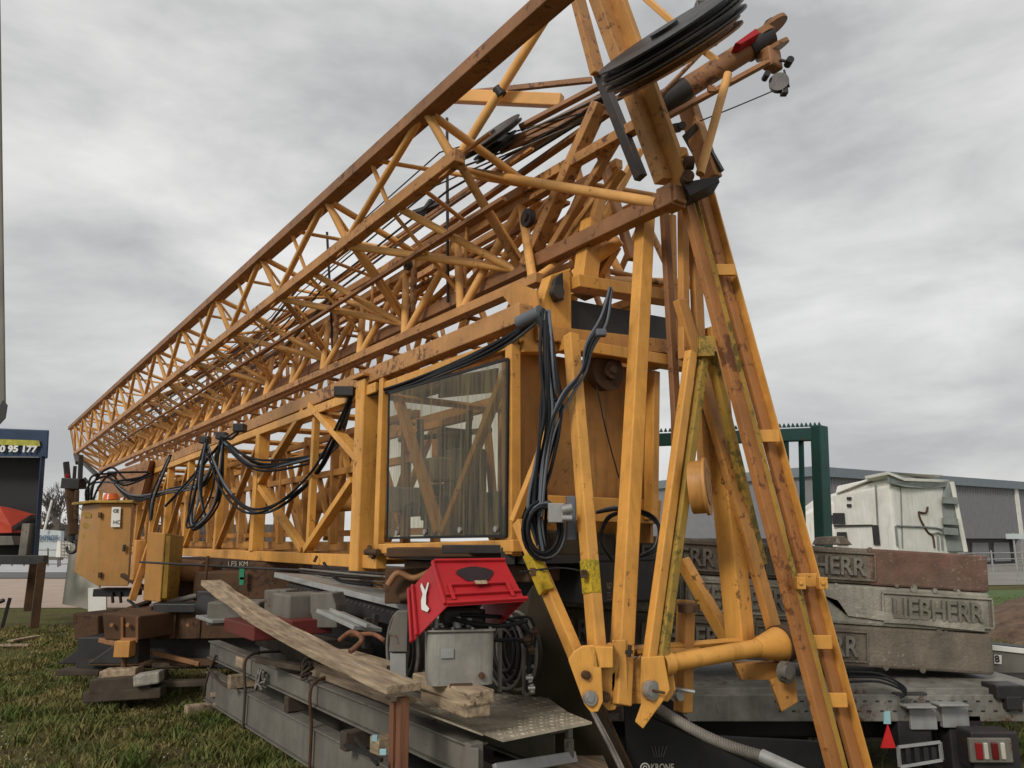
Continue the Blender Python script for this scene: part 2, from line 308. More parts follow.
bar('truss_diagonal',pv(322,400,v0),pv(310,407,v0),.1,.1,YEL,C)
for i in range(1,len(posts)-1):
    a,b=posts[i],posts[i+1]; 
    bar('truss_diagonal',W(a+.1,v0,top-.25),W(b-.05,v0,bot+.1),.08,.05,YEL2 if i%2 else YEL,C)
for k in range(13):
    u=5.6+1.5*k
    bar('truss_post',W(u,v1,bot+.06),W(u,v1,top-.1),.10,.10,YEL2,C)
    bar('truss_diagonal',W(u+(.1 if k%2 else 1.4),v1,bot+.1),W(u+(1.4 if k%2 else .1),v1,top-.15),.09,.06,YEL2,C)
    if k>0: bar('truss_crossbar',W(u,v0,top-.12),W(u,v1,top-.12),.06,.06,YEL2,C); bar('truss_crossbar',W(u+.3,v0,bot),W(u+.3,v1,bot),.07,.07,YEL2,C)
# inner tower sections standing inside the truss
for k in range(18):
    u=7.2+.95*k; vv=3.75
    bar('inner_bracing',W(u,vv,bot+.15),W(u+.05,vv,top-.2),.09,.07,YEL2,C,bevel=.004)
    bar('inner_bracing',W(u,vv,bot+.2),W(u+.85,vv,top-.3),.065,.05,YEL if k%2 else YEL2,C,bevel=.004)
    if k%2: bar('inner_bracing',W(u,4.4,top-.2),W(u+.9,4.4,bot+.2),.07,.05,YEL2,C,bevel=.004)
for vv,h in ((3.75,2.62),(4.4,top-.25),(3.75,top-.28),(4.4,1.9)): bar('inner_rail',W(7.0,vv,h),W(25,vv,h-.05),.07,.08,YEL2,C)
MB().tube(pv(372,500,3.9),pv(300,507,4.0),.11,18).build('inner_cylinder',YEL2,C)
MB().disc(pv(330,500,3.9),D,.16,.25,20).build('winch_drum',YEL2,C)
# end portal posts next to the cab
MB().bar(W(7.0,v0,bot-.12),W(7.0,v0,top),.20,.20,P).build('portal_post',YEL,C,.012)
MB().bar(W(6.62,v0-.02,bot+.05),W(6.62,v0-.02,top-.03),.07,.09,P).build('portal_post',YEL,C,.006)
MB().bar(W(6.80,v0+.05,bot+.05),W(6.80,v0+.05,top-.03),.05,.04,P).build('post_seam',RUST,C)
MB().box(W(7.0,v0-.005,top+.03),.28,.26,.03,D,P).build('cap_plate',YEL2,C,.004)
MB().tube(W(6.75,v0-.08,bot+.09),W(6.5,v0-.08,bot+.09),.03,12).tube(W(6.7,v0-.08,bot+.14),W(6.6,v0-.08,bot+.04),.02,10).build('hinge',RUST,C)
# ---------------------------------------------------------------- glazed cab bay
cab=MB().bar(W(6.58,v0,bot+.12),W(4.45,v0,bot+.16),.10,.085,P).bar(W(4.52,v0,bot+.1),W(4.52,v0,top-.15),.085,.085,P).build('cab_frame',YEL,C,.008)
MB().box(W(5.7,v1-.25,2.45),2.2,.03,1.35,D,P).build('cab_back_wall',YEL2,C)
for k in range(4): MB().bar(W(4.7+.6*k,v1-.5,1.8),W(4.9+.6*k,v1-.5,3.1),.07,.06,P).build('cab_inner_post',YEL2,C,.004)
MB().box(pv(404,500,3.7),.25,.3,.25,D,P).build('cab_fittings',GALV2,C,.02)
MB().box(pv(465,480,4.0),.35,.3,.6,D,P).build('cab_fittings',GALV,C,.03)
MB().box(W(5.5,4.05,bot+.06),2.1,1.6,.05,D,P).build('cab_floor',DARK,C)
gl=MB(); g4=[pv(389,393,v0-.055),pv(508,359,v0-.055),pv(506,536,v0-.055),pv(387,538,v0-.055)]
gl.add([g4[0],g4[1],g4[2],g4[3]],[(3,2,1,0)]); gl=gl.build('cab_window',GLASS,C)
MB().bar(g4[0],g4[1],.012,.02,P).bar(g4[1],g4[2],.012,.02,P).bar(g4[2],g4[3],.012,.02,P).bar(g4[3],g4[0],.012,.02,P).build('window_seal',BLACK,gl)
for x,y in ((397,533),(425,532),(460,530),(496,529)): MB().disc(pv(x,y,v0-.06),P,.022,.02,14).build('bolt',SILV,gl)
bar('cab_brace',pv(398,398,v0+.12),pv(440,532,v0+.12),.085,.07,YEL,C); bar('cab_brace',pv(506,372,v0+.12),pv(444,532,v0+.12),.07,.06,YEL,C)
bar('cab_brace',W(6.2,4.6,bot+.2),W(5.0,4.6,top-.3),.06,.06,YEL2,C)
MB().box(pv(438,470,3.55),.24,.2,.22,D,P).build('cab_control_box',CLOTH,C,.02)
MB().box(pv(452,490,4.3),.5,.4,.12,D,P).box(pv(455,455,4.5),.12,.4,.6,D,P).build('cab_seat',BLACK,C,.03)
MB().box(pv(430,325+60,3.9),.8,.3,.14,D,P).tube(pv(405,395,3.8),pv(470,380,3.8),.05,12).build('cab_fittings',RUST,C,.01)
MB().prism([pv(440,378,3.5),pv(497,368,3.5),pv(495,392,3.5),pv(438,398,3.5)],P*.02).build('cab_headliner',PALE,C)
MB().box(W(5.6,v0+.35,2.0),1.3,.25,.35,D,P).tube(pv(410,510,3.7),pv(470,505,3.7),.07,12).build('slewing_motor',DARK,C,.02)
MB().tube(pv(420,420,3.75),pv(424,520,3.75),.035,10).tube(pv(470,410,3.8),pv(462,520,3.8),.03,10).tube(pv(400,440,4),pv(490,430,4),.03,10).build('cab_pipework',DARK,C)
MB().box(W(5.6,4.3,1.50),2.3,1.0,.34,D,P).build('under_cab_filler',DARK,C,.02)  # added dark boxes covering the bright gap below the cab
MB().box(W(5.5,3.5,1.56),1.9,.3,.12,D,P).build('under_cab_filler',RUST,C,.02)
# ---------------------------------------------------------------- end face of the tower: machine panel, winch, heads
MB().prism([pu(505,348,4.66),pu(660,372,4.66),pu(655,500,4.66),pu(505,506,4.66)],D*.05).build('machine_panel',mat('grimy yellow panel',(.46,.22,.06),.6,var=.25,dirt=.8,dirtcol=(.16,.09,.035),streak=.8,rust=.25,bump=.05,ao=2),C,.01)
MB().prism([pu(547,495,4.55),pu(662,500,4.55),pu(660,524,4.55),pu(547,520,4.55)],D*.10).build('panel_skirt',YEL,C,.008)
bar('corner_post',pu(512,350,4.55),pu(514,556,4.55),.06,.10,YEL,C)
bar('corner_post',pu(653,372,4.5),pu(651,520,4.5),.07,.10,YEL,C)
bar('knee_brace',at(552,425,5.3),at(514,522,5.35),.06,.05,YEL,C)
bar('head_crossbeam',pu(530,335,4.5),pu(690,352,4.5),.12,.20,YEL2,C)
MB().prism([pu(572,300,4.52),pu(668,318,4.52),pu(668,358,4.52),pu(572,334,4.52)],D*.25).build('dark_recess_beam',DARK,C)
bar('head_crossbeam',pu(572,283,4.45),pu(680,300,4.45),.10,.17,YEL,C)
bar('head_crossbeam',pu(560,345,4.42),pu(690,366,4.42),.09,.16,YEL,C)
MB().prism([pu(523,352,4.45),pu(524,335,4.45),pu(543,300,4.45),pu(551,275,4.45),pu(571,268,4.45),pu(572,345,4.45),pu(563,352,4.45)],D*.12).build('corner_housing',YEL,C,.008)
MB().prism([pu(552,292,4.40),pu(556,278,4.40),pu(563,272,4.40),pu(564,300,4.40),pu(556,301,4.40)],D*.04).build('housing_pocket',DARK,C,.004)
MB().disc(pu(557,292,4.38),D,.055,.05,20).build('housing_pulley',SHEAVE,C,.004)
bar('upper_post',pu(583,296,4.6),pu(593,222,4.6),.16,.14,YEL,C)
bar('upper_post',pu(607,292,4.6),pu(598,214,4.7),.07,.07,YEL2,C)
bar('upper_post',at(597,280,6.2),at(617,246,6.1),.07,.06,YEL2,C)
MB().tube(pu(600,281,5.0),pu(690,284,5.0),.05,14).build('round_crossbar',TUBE,C)
MB().prism([pv(500,292,3.35),pv(517,283,3.35),pv(536,290,3.35),pv(538,305,3.35),pv(520,318,3.35)],P*.02).build('gusset_plate',YEL2,C)
w_=MB(); c_=pu(604,372,4.5); w_.disc(c_,D,.15,.10,30).disc(c_-D*.05,D,.16,.012,30).disc(c_-D*.07,D,.07,.05,20).disc(c_-D*.1,D,.03,.03,14)
w_.build('winch_wheel',RUST,C,.004)
cable('hoist_rope',[pu(597,387,4.45),pu(606,430,4.45),pu(619,478,4.45)],.006,DARK,C)
MB().box(pu(647,427,4.6),.01,.06,.08,P,D).build('latch_plate',DARK,C)
RAIL_=YEL2
# ---------------------------------------------------------------- A-frame legs and feet
def leg(a,b,Ya,Yb,w,d,m=YEL,name='frame_leg',bev=.008,**k): return bar(name,at(*a,Ya),at(*b,Yb),w,d,m,C,bevel=bev,**k)
leg((646,205),(619,705),5.72,4.88,.115,.105)
leg((571,335),(598,660),5.25,4.83,.085,.085)
leg((519,522),(579,662),5.3,4.82,.075,.08)
leg((691,352),(649,662),5.25,4.92,.075,.06); leg((704,352),(661,662),5.30,4.95,.065,.06,MOSS)
MB().prism([at(699,336,5.22),at(715,336,5.22),at(715,356,5.22),at(699,356,5.22)],Yv*.09).build('joint_plate',MOSS,C,.004)
leg((711,352),(762,565),5.35,5.75,.06,.06,MOSS)
leg((664,205),(682,520),5.75,5.6,.07,.05,BRN); leg((683,200),(684,360),5.6,5.5,.07,.06,YEL2); leg((693,210),(705,480),5.65,5.6,.09,.06,YEL2)
leg((672,215),(676,470),6.2,6.2,.06,.05,YEL2)
leg((710,330),(741,646),5.75,5.62,.14,.15)
leg((680,300),(777,640),5.5,5.68,.11,.06,RAIL_);
# the long pair of ladder rails down to the ground
RAIL=mat('rusty orange rail paint',(.43,.18,.055),.55,var=.2,rust=.42,rustcol=(.13,.045,.018),dirt=.45,dirtcol=(.20,.08,.03),streak=.4,bump=.12,rscale=9); lr=MB(); pA,pB=at(686,195,5.35),at(841,792,5.15); lr.bar(pA,pB,.125,.05,P).build('long_rail',RAIL,C,.006)
MB().bar(pA-Yv*.02+X*.058,pB-Yv*.02+X*.058,.010,.03,P).build('rail_flange',MOSS,C)
pC,pD=at(701,190,5.5),at(863,792,5.3); MB().bar(pC,pD,.10,.04,P).build('long_rail',RAIL,C,.006)
MB().bar(pC+P*.06-D*.03,pD+P*.06-D*.03,.014,.08,P).build('rail_flange',YEL,C)
def on(a,b,y,Ya,Yb):
    t=(y-a[1])/(b[1]-a[1]); return (a[0]+(b[0]-a[0])*t)
for y in (270,436,580,642,700):
    x=683+(838-683)*(y-195)/597.; t=(y-195)/597.; Yd=5.40+(5.2-5.40)*t
    MB().box(at(x+23,y,Yd-.02),.14 if y<600 else .12,.03,.085).build('rail_cleat',YEL,C,.004)
for x in (800,822): MB().box(at(x,583,5.15),.055,.06,.075).box(at(x+1,583,5.11),.022,.012,.022).build('rail_lug',YEL,C,.004)
# lower cross arm with bearing
ar=MB(); p1,p2=at(664,664,4.98),at(768,646,5.5); ar.tube(p1,p2,.052,20,r2=.058); ar.build('cross_arm',YEL,C)
ax_=(p2-p1).normalized(); MB().tube(p2-ax_*.12,p2+ax_*.10,.06,24,r2=.115).build('arm_socket',YEL,C)
MB().tube(p2+ax_*.10,p2+ax_*.17,.125,26).build('arm_bearing',RUST,C)
MB().tube(p1-ax_*.03,p1+ax_*.05,.07,20).build('arm_collar',YEL,C)
bar('tie_bar',at(618,652,4.95),at(766,640,5.7),.05,.05,YEL,C)
bar('tie_bar',at(636,652,5.0),at(700,651,5.3),.04,.03,YEL,C)
leg((682,560),(729,642),5.9,5.72,.085,.09)
# foot brackets
def plate(px_,Y,th,name,m=YEL,b=.006,vec=None): return MB().prism([at(x,y,Y) for x,y in px_],(vec or (P*.2+Yv*.98))*th).build(name,m,C,b)
foot=[(568,660),(573,652),(582,646),(595,645),(601,662),(603,702),(598,712),(591,713),(584,704)]
f1=plate(foot,4.74,.03,'foot_bracket')
plate([(x+17,y-2) for x,y in foot],4.86,.03,'foot_bracket')
plate([(590,646),(613,647),(613,668),(592,668)],4.74,.14,'bracket_bridge')
plate([(612,640),(626,640),(628,704),(617,706),(611,690)],4.86,.05,'foot_bracket')
for x,y,r,Y in ((590,698,.040,4.73),(586,675,.024,4.73),(605,697,.03,4.83)):
    MB().disc(at(x,y,Y),D+P*.25,r,.035,20).disc(at(x,y,Y-.02),D+P*.25,r*.6,.02,6).build('bolt',SILV if r>.03 else RUST,C)
plate([(624,668),(641,655),(643,704),(626,704)],4.95,.05,'foot_bracket')
plate([(641,657),(664,656),(670,690),(662,703),(643,729),(635,722),(641,705),(640,690)],4.88,.035,'foot_bracket')
plate([(655,657),(672,665),(676,690),(668,702),(655,700)],5.0,.03,'foot_bracket')
MB().disc(at(651,690,4.87),D,.055,.04,22).disc(at(651,690,4.85),D,.038,.03,20).build('pivot_pin',SILV,C)
MB().tube(at(651,690,4.84),at(665,693,4.84),.008,8).build('split_pin',RUST,C)
MB().tube(at(629,657,4.86),at(630,645,4.86),.012,8).box(at(629,652,4.86),.045,.02,.02).build('tie_bolt',DARK,C)
leg((686,600),(683,712),5.3,5.25,.09,.09,YEL2,name='stub_post'); MB().disc(at(689,608,5.2),Z,.07,.05,16).build('stub_cap',RUST,C)
MB().disc(at(679,695,5.15),D,.035,.03,14).build('bolt',SILV,C); MB().tube(at(672,688,5.15),at(695,692,5.1),.012,8).build('split_pin',GALV2,C)
MB().prism([at(735,664,5.6),at(792,662,5.6),at(792,680,5.6),at(742,680,5.6)],Yv*.1).build('arm_plate',YEL2,C,.004)
MB().prism([at(770,680,5.55),at(795,672,5.55),at(798,702,5.55),at(782,712,5.55)],Yv*.05).build('arm_plate',YEL2,C,.004)
MB().disc(at(786,672,5.45),D,.07,.05,20).disc(at(786,672,5.4),D,.045,.05,16).build('arm_pivot',GALV,C)
# moss bands on the legs
bar('moss_band',at(530,553,5.1),at(547,592,5.0),.078,.083,MOSSY,C,bevel=.008); bar('moss_band',at(589,560,4.94),at(592,594,4.9),.088,.088,MOSSY,C,bevel=.008)
for x,y in ((533,572),(584,574)): MB().box(at(x,y,4.85),.035,.04,.05).build('clamp',RUST,C,.004)
text('stamped_lettering','LH 45',at(612,600,4.83),Z,-X,.03,RUST,C,.002)
# drum seen behind the legs
dd=(X*.55-Yv*.8+Z*.1).normalized(); dd=(X*.93-Yv*.36+Z*.05).normalized(); c_=at(699,487,5.16); MB().disc(c_,dd,.175,.10,34).disc(c_+dd*.05,dd,.19,.02,34).build('rope_drum',YEL2,C,.006); MB().disc(c_+dd*.06,dd,.12,.012,30).build('drum_face',CHORD,C,.004)
# ---------------------------------------------------------------- mast head and jib foot, upper right
leg((596,-12),(666,182),5.3,5.3,.16,.10,CHORD,name='head_post'); leg((612,-12),(683,188),5.27,5.25,.06,.16,YEL2,name='head_post')
leg((575,-12),(598,75),5.7,5.7,.13,.06,CHORD,name='head_post'); leg((598,70),(641,178),5.75,5.6,.07,.09,SHEAVE,name='head_post')
leg((683,92),(712,180),5.7,5.6,.10,.14,CHORD,name='head_post'); MB().bar(at(690,130,5.65),at(716,176,5.6),.04,.15,P).build('head_post',SHEAVE,C)
leg((600,104),(527,266),6.0,6.6,.13,.10,CHORD,name='head_strut'); leg((622,130),(541,266),5.9,6.5,.07,.07,CHORD,name='head_strut'); leg((622,170),(556,264),6.1,6.5,.08,.07,YEL2,name='head_strut')
leg((602,195),(589,240),6.2,6.2,.09,.06,TUBE,name='head_strut'); leg((640,150),(560,300),7.0,7.0,.07,.07,TUBE,name='head_strut'); leg((600,150),(632,260),6.6,6.5,.09,.06,BRN,name='head_strut')
leg((575,160),(600,260),7.2,7.2,.07,.05,YEL2,name='head_strut')
MB().tube(at(466,171,7.0),cL(3.75)-Yv*.05,.042,16).build('jib_tie_tube',TUBE,C)
MB().tube(at(457,160,7.0),at(562,-8,6.2),.046,16).build('jib_tie_tube',TUBE,C); MB().tube(at(497,88,6.65),at(502,95,6.65),.05,16).build('tube_clamp',DARK,C)
MB().box(cL(3.6)-P*.0,.16,.14,.16,P,D).build('chord_end_block',BRN,C,.01)
MB().prism([at(683,182,5.1),at(718,176,5.1),at(720,182,5.1),at(690,196,5.1)],Yv*.2).build('chord_end_plate',DARK,C,.004)
MB().bar(at(446,96,7.0),at(562,101,6.6),.11,.12).build('head_crossbar',TUBE,C,.01); MB().bar(at(470,93,7.4),at(592,80,7.0),.05,.05).build('head_crossbar',BRN,C)
for a,b,w in (((520,128),(645,62),.06),((505,147),(650,72),.06),((500,152),(640,88),.03)): MB().bar(at(*a,6.6),at(*b,6.2),w,.05).build('pulley_arm',BRN,C,.006)
MB().tube(at(532,150,7),at(568,118,6.8),.035,12).tube(at(562,125,6.8),at(600,95,6.6),.012,8).build('rope_socket',SHEAVE,C)
def sheave(name,c,ax,r,th,m,n=36,holes=True):
    mb=MB(); c=Vector(c); ax=Vector(ax).normalized(); mb.disc(c-ax*th*.38,ax,r,th*.22,n).disc(c+ax*th*.38,ax,r,th*.22,n).disc(c,ax,r*.86,th*.6,n).disc(c,ax,r*.2,th*1.8,16)
    return mb.build(name,m,C,.003)
def edge_sheave(cx,cy,Y,dirpx,tilt,r,th,m,name='sheave'):
    # axle nearly in the picture plane, tipped toward the viewer by 'tilt'
    dx,dy=dirpx; rr=ray(cx,cy).normalized(); n=(X*dy+Vector((0,-sT,cT))*dx); n=(n-rr*n.dot(rr)).normalized()
    ax=(n*math.cos(tilt)-rr*math.sin(tilt)).normalized(); return sheave(name,at(cx,cy,Y),ax,r,th,m)
edge_sheave(491,137,6.6,(72,-46),.10,.33,.05,SHEAVE); edge_sheave(496,147,6.65,(72,-46),.10,.24,.05,DARK)
MB().box(at(489,152,6.9),.16,.1,.09,(X*.84+Z*.54)).build('sheave_bracket',DARK,C,.01)
# stack of large sheaves in a guard
for i,(o,r,m) in enumerate(((-12,.49,DARK),(0,.50,SHEAVE),(12,.44,BRN))):
    n_=(-.42,-.9); edge_sheave(672+o*.42+ (i>2)*-4,46+o*.9,4.62,(140,-68),.085,r*1.03,.06,m)
for s_ in (-1,1):
    r3=ray(668,52).normalized(); n3=X*-.44+Vector((0,-sT,cT))*.9; n3=(n3-r3*n3.dot(r3)).normalized(); ld=n3.cross(r3).normalized(); ld=ld if ld.x>0 else -ld; c_=at(668,52,4.75)+n3*(.085*s_)
    MB().prism([c_-ld*.42+r3*.0,c_+ld*.12-r3*.10,c_+ld*.42+r3*.0,c_+ld*.42+r3*.12,c_+ld*.1+r3*.25,c_-ld*.42+r3*.2],n3*.012).build('sheave_guard',BRN if s_<0 else SHEAVE,C,.003)
MB().box(at(712,35,4.9),.12,.12,.14,(X*.9+Z*.43)).build('axle_block',SHEAVE,C,.01); MB().box(at(704,9,5.2),.14,.1,.09).build('axle_block',SHEAVE,C,.01)
# jib nose tube with lamp block, discs and hook link
p1,p2=at(661,104,5.5),at(757,44,5.5); MB().tube(p1,p2,.085,22).build('nose_tube',BRN,C); a_=(p2-p1).normalized()
MB().tube(p1-a_*.03,p1+a_*.24,.092,22).build('nose_sleeve',SHEAVE,C); MB().tube(p2-a_*.10,p2+a_*.12,.098,22).build('nose_sleeve',DARK,C)
MB().bar(at(665,118,5.45),at(772,60,5.4),.03,.05).build('nose_rail',BRN,C); MB().box(at(711,90,5.42),.05,.05,.05).build('nose_lug',BRN,C)
nn=(X*-.5+Z*.86).normalized()
MB().disc(at(772,27,5.5),nn,.13,.03,28).disc(at(762,36,5.5),nn,.11,.05,28).build('nose_disc',BRN,C,.003); MB().disc(at(772,50,5.5),nn-Yv*.2,.14,.03,28).build('nose_disc',BRN,C,.003)
MB().prism([at(735,43,5.3),at(756,28,5.3),at(760,33,5.3),at(741,44,5.3)],Yv*.2).build('red_cover',RED,C,.004); MB().box(at(768,24,5.5),.07,.06,.06,a_).build('nose_bracket',DARK,C,.006)
MB().bar(at(770,50,5.45),at(773,70,5.45),.15,.10).build('hook_housing',BRN,C,.02); MB().disc(at(779,83,5.4),Yv+X*.4,.075,.05,20).box(at(784,92,5.4),.05,.06,.05).build('hook_link',SHEAVE,C,.006)
MB().disc(at(789,62,5.4),Yv,.028,.08,14).tube(at(789,62,5.4),at(780,60,5.42),.012,8).build('guide_roller',DARK,C); MB().disc(at(766,76,5.4),Yv,.024,.08,14).build('guide_roller',DARK,C)
MB().tube(at(784,70,5.38),at(789,87,5.38),.008,8).build('locking_pin',DARK,C)
cable('hoist_rope',[at(773,91,5.4),at(735,107,5.3),at(700,121,5.3)],.005,DARK,C)
leg((642,-5),(676,25),5.6,5.5,.05,.05,TUBE,name='nose_strut'); leg((700,48),(719,62),5.5,5.45,.06,.05,TUBE,name='nose_strut'); leg((704,50),(656,100),5.45,5.4,.03,.03,BRN,name='nose_strut')
MB().tube(at(728,74,5.35),at(700,174,5.2),.032,14).build('nose_strut',TUBE,C)
MB().box(at(676,128,5.3),.08,.05,.06,(X+Z*.2).normalized()).disc(at(682,126,5.28),Yv,.03,.03,16).build('shackle',SHEAVE,C,.006)
MB().tube(at(680,152,5.2),at(684,165,5.3),.055,16).build('motor_can',YEL,C); MB().disc(at(689,163,5.15),X,.05,.06,16).disc(at(687,178,5.1),Yv,.045,.08,16).build('pivot_roller',RUST,C)
for k in range(0):
    s_=k*3.0; cable('hoist_rope',[at(596+s_*.6,120+s_,5.9),at(580+s_*.6,150+s_,6.1),at(545+s_,178+s_,6.6)],.008,DARK if k%2 else ROPE,C)
# ---------------------------------------------------------------- electric cabling
bund=[at(546,312,5.2),at(548,360,5.05),at(551,410,5.05),at(541,460,5.05),at(536,510,5.05),at(541,548,5.05)]
cables('power_cable',bund,15,.045,.012,[CABLE,CABLE,CGREY,CABLE],C,1)
MB().path(spline([at(540,318,5.2),at(549,345,5.1),at(549,385,5.08),at(554,402,5.06)]),.032,10).build('cable_bundle',CABLE,C)
MB().tube(at(519,323,5.35),at(541,312,5.2),.05,14).build('cable_sleeve',CGREY,C)
cables('power_cable',[at(611,288,5.2),at(604,320,5.15),at(590,345,5.1),at(583,372,5.1),at(566,395,5.02),at(553,425,5.0),at(545,470,5.0),at(541,515,5.0)],6,.018,.009,[CGREY,CGREY,CABLE],C,2)
MB().box(at(601,333,5.05),.07,.06,.05).build('cable_tie',CGREY,C,.01)
for k in range(7):
    c_=at(543,530,4.98); rr_=.125+.012*(k%4); pts=[c_+(X*.85+Yv*.3)*math.cos(t)*rr_*.95+Z*math.sin(t)*rr_*1.15+Yv*.012*k+X*.01*(k%3) for t in [i*2*math.pi/20 for i in range(21)]]
    MB().path(pts,.011,7).build('cable_coil',CGREY if k in(2,5) else CABLE,C)
cables('power_cable',[at(541,316,5.2),at(500,345,5.6),at(440,373,6.3),at(386,392,7.2),at(350,396,7.8)],5,.028,.014,[CABLE,CABLE,CGREY],C,3)
for x,y,Y in ((222,436,10.6),(205,440,11),(240,428,9.6),(112,474,15.5)): MB().box(at(x,y,Y),.14,.14,.10).build('cable_bracket',DARK,C,.01)
for sag,(xa,ya,xb,yb,Ya,Yb),cnt in (((300,470),(352,394,222,440,7.7,10.6),5),((170,500),(222,440,110,478,10.6,16),4),((262,520),(352,396,205,440,7.7,11),2),((190,535),(222,438,207,440,10.5,10.9),3)):
    mid=(Ya+Yb)/2; cables('power_cable',[at(xa,ya,Ya),at((xa+sag[0])/2+8,(ya+sag[1])/2+14,lerp(Ya,mid,.6)),at(sag[0],sag[1]-8,mid),at((xb+sag[0])/2-6,(yb+sag[1])/2+10,lerp(mid,Yb,.5)),at(xb,yb,Yb)],cnt+2,.05,.015,[CABLE,CGREY,CABLE],C,cnt+int(xa))
for a,b,Ya,Yb in (((222,440),(165,505),10.6,11.5),((205,445),(205,520),10.8,10.8),((170,455),(150,520),12.5,12.5),((225,438),(243,428),10.5,9.6)):
    cables('power_cable',[at(*a,Ya),at((a[0]+b[0])/2-6,(a[1]+b[1])/2+6,(Ya+Yb)/2),at(*b,Yb)],3,.05,.014,[CABLE,CGREY,CABLE],C,a[0])
MB().box(at(345,392,7.7),.2,.14,.1).build('cable_bracket',DARK,C,.01)
cables('power_cable',[at(596,512,5.3),at(625,508,5.3),at(655,520,5.3),at(656,545,5.3),at(640,556,5.3)],4,.02,.008,[CABLE,CGREY,CABLE],C,9)
cables('power_cable',[at(612,560,5.3),at(600,540,5.3),at(608,518,5.3),at(630,510,5.3)],2,.01,.009,[CABLE],C,10)
MB().box(at(556,513,4.95),.10,.08,.12).tube(at(562,510,4.9),at(572,508,4.9),.03,12).tube(at(562,518,4.9),at(572,518,4.9),.02,12).build('junction_box',GALV2,C,.015)
MB().box(at(571,518,5.1),.06,.1,.28).build('switch_plate',CGREY,C,.005)
cable('power_cable',[at(520,572,5.0),at(560,568,5.0),at(586,572,4.95)],.006,CABLE,C)
# ---------------------------------------------------------------- control cabinet, leaning box and undercarriage at the far end
ca=(X*.97-Yv*.25).normalized(); cb=(X*.25+Yv*.97).normalized()
cbx=thing('control_cabinet_anchor',(0,0,0),'x','x'); bpy.data.objects.remove(cbx); 
cp=[at(96,588,10.6),at(128,588,10.5),at(131,502,10.5),at(100,504,10.6)]
cab2=MB(); back=Yv*.5-X*.02
fr_=[at(97,586,10.5),at(128,586,10.5),at(132,503,10.5),at(100,503,10.5)]; sd_=[at(74,572,11.2),at(82,505,11.2)]
cab2.add([fr_[0],fr_[1],fr_[2],fr_[3],sd_[0],sd_[1],fr_[1]+Yv*.6-X*.27,fr_[2]+Yv*.6-X*.25],[(0,1,2,3),(4,0,3,5),(1,6,7,2),(3,2,7,5),(0,4,6,1),(4,5,7,6)])
kb=cab2.build('control_cabinet',OCHRE,C,.01)
MB().prism([fr_[3]-Yv*.08-X*.08,fr_[2]-Yv*.08+X*.05,fr_[2]+Yv*.65-X*.22,sd_[1]-X*.15],Z*.035).build('lid',MOSS,kb,.005)
MB().prism([at(112,507,10.47),at(121,507,10.47),at(120,527,10.47),at(111,527,10.47)],-Yv*.006).build('sticker',WHITE,kb); text('lettering','CE',at(113,512.5,10.455),X,Z,.045,DARK,kb,.001,bold=.03); text('lettering','HC',at(113,524,10.455),X,Z,.05,DARK,kb,.001)
for y in (512,523,534,545,556): MB().prism([at(83,y,11.0),at(92,y+2,10.75),at(92,y+6,10.75),at(83,y+4,11.0)],-P*.01).build('vent',MOSS,kb)
MB().box(at(124,548,10.46),.03,.03,.09).build('latch',DARK,kb,.004)
for y in (515,575): MB().box(at(100,y,10.47),.04,.03,.07).build('hinge',RUST,kb,.004)
MB().tube(at(111,500,10.7),at(111,494,10.7),.11,14,r2=.08).build('beacon',LAMPO,kb)
cables('power_cable',[at(90,505,11.6),at(96,482,11.6),at(108,474,11.8),at(124,480,11.6),at(150,474,11.8)],5,.08,.016,[CABLE,CABLE,CGREY],C,77)
MB().box(at(118,592,10.8),.5,.35,.10).tube(at(112,592,10.6),at(113,603,10.6),.02,8).tube(at(120,592,10.6),at(121,603,10.6),.02,8).build('cable_glands',BLACK,kb,.01)
lb=MB(); q=[at(143,600,9.7),at(160,602,9.6),at(165,533,9.6),at(148,532,9.7)]; q2=[at(178,600,10.1),at(184,536,10.1)]; MB().prism([at(160.5,601,9.58),at(178,598,10.08),at(184,537,10.08),at(165.5,534,9.58)],-P*.01).build('outrigger_side',MOSS,C)
lb.add([*q,q2[0],q2[1],q[0]+Yv*.6-X*.27,q[3]+Yv*.6-X*.27],[(0,1,2,3),(1,4,5,2),(0,3,7,6),(6,7,5,4),(3,2,5,7),(0,6,4,1)]).build('folded_outrigger',OCHRE,C,.01)
MB().bar(at(168,536,9.62),at(164,598,9.62),.05,.04).build('outrigger_edge',MOSS,C); MB().bar(at(136,580,10),at(140,540,10),.12,.2).build('folded_outrigger',YEL2,C,.01)
bar('outrigger_strut',at(132,600,9.9),at(150,545,9.9),.08,.08,YEL2,C); bar('outrigger_strut',at(122,575,10.3),at(148,590,10),.05,.05,RUST,C)
# undercarriage
MB().bar(at(140,622,9.9),at(520,615,9.2),.5,.36,Yv).build('undercarriage_beam',RUST,C,.01)
MB().bar(at(90,650,10.2),at(430,650,9.6),.5,.36,Yv).build('undercarriage_beam',DARK,C,.01)
for (x0,x1,Y0,Y1) in ((102,140,9.0,9.9),(72,98,10.4,11.2)):
    MB().add([at(x0+2,640,Y0),at(x1,640,Y0),at(x1,616,Y0),at(x0,613,Y0),at(x0+2,640,Y0)+Yv*1.2+X*.4,at(x1,640,Y0)+Yv*1.2+X*.4,at(x1,616,Y0)+Yv*1.2+X*.4,at(x0,613,Y0)+Yv*1.2+X*.4],[(0,1,2,3),(1,5,6,2),(3,2,6,7),(4,0,3,7),(5,4,7,6),(0,4,5,1)]).build('outrigger_arm',RUST,C,.015)
    MB().prism([at(x0-15,664,Y0),at(x0+25,636,Y0),at(x0+36,640,Y0),at(x0+36,664,Y0)],Yv*.3).build('outrigger_gusset',DARK,C,.01)
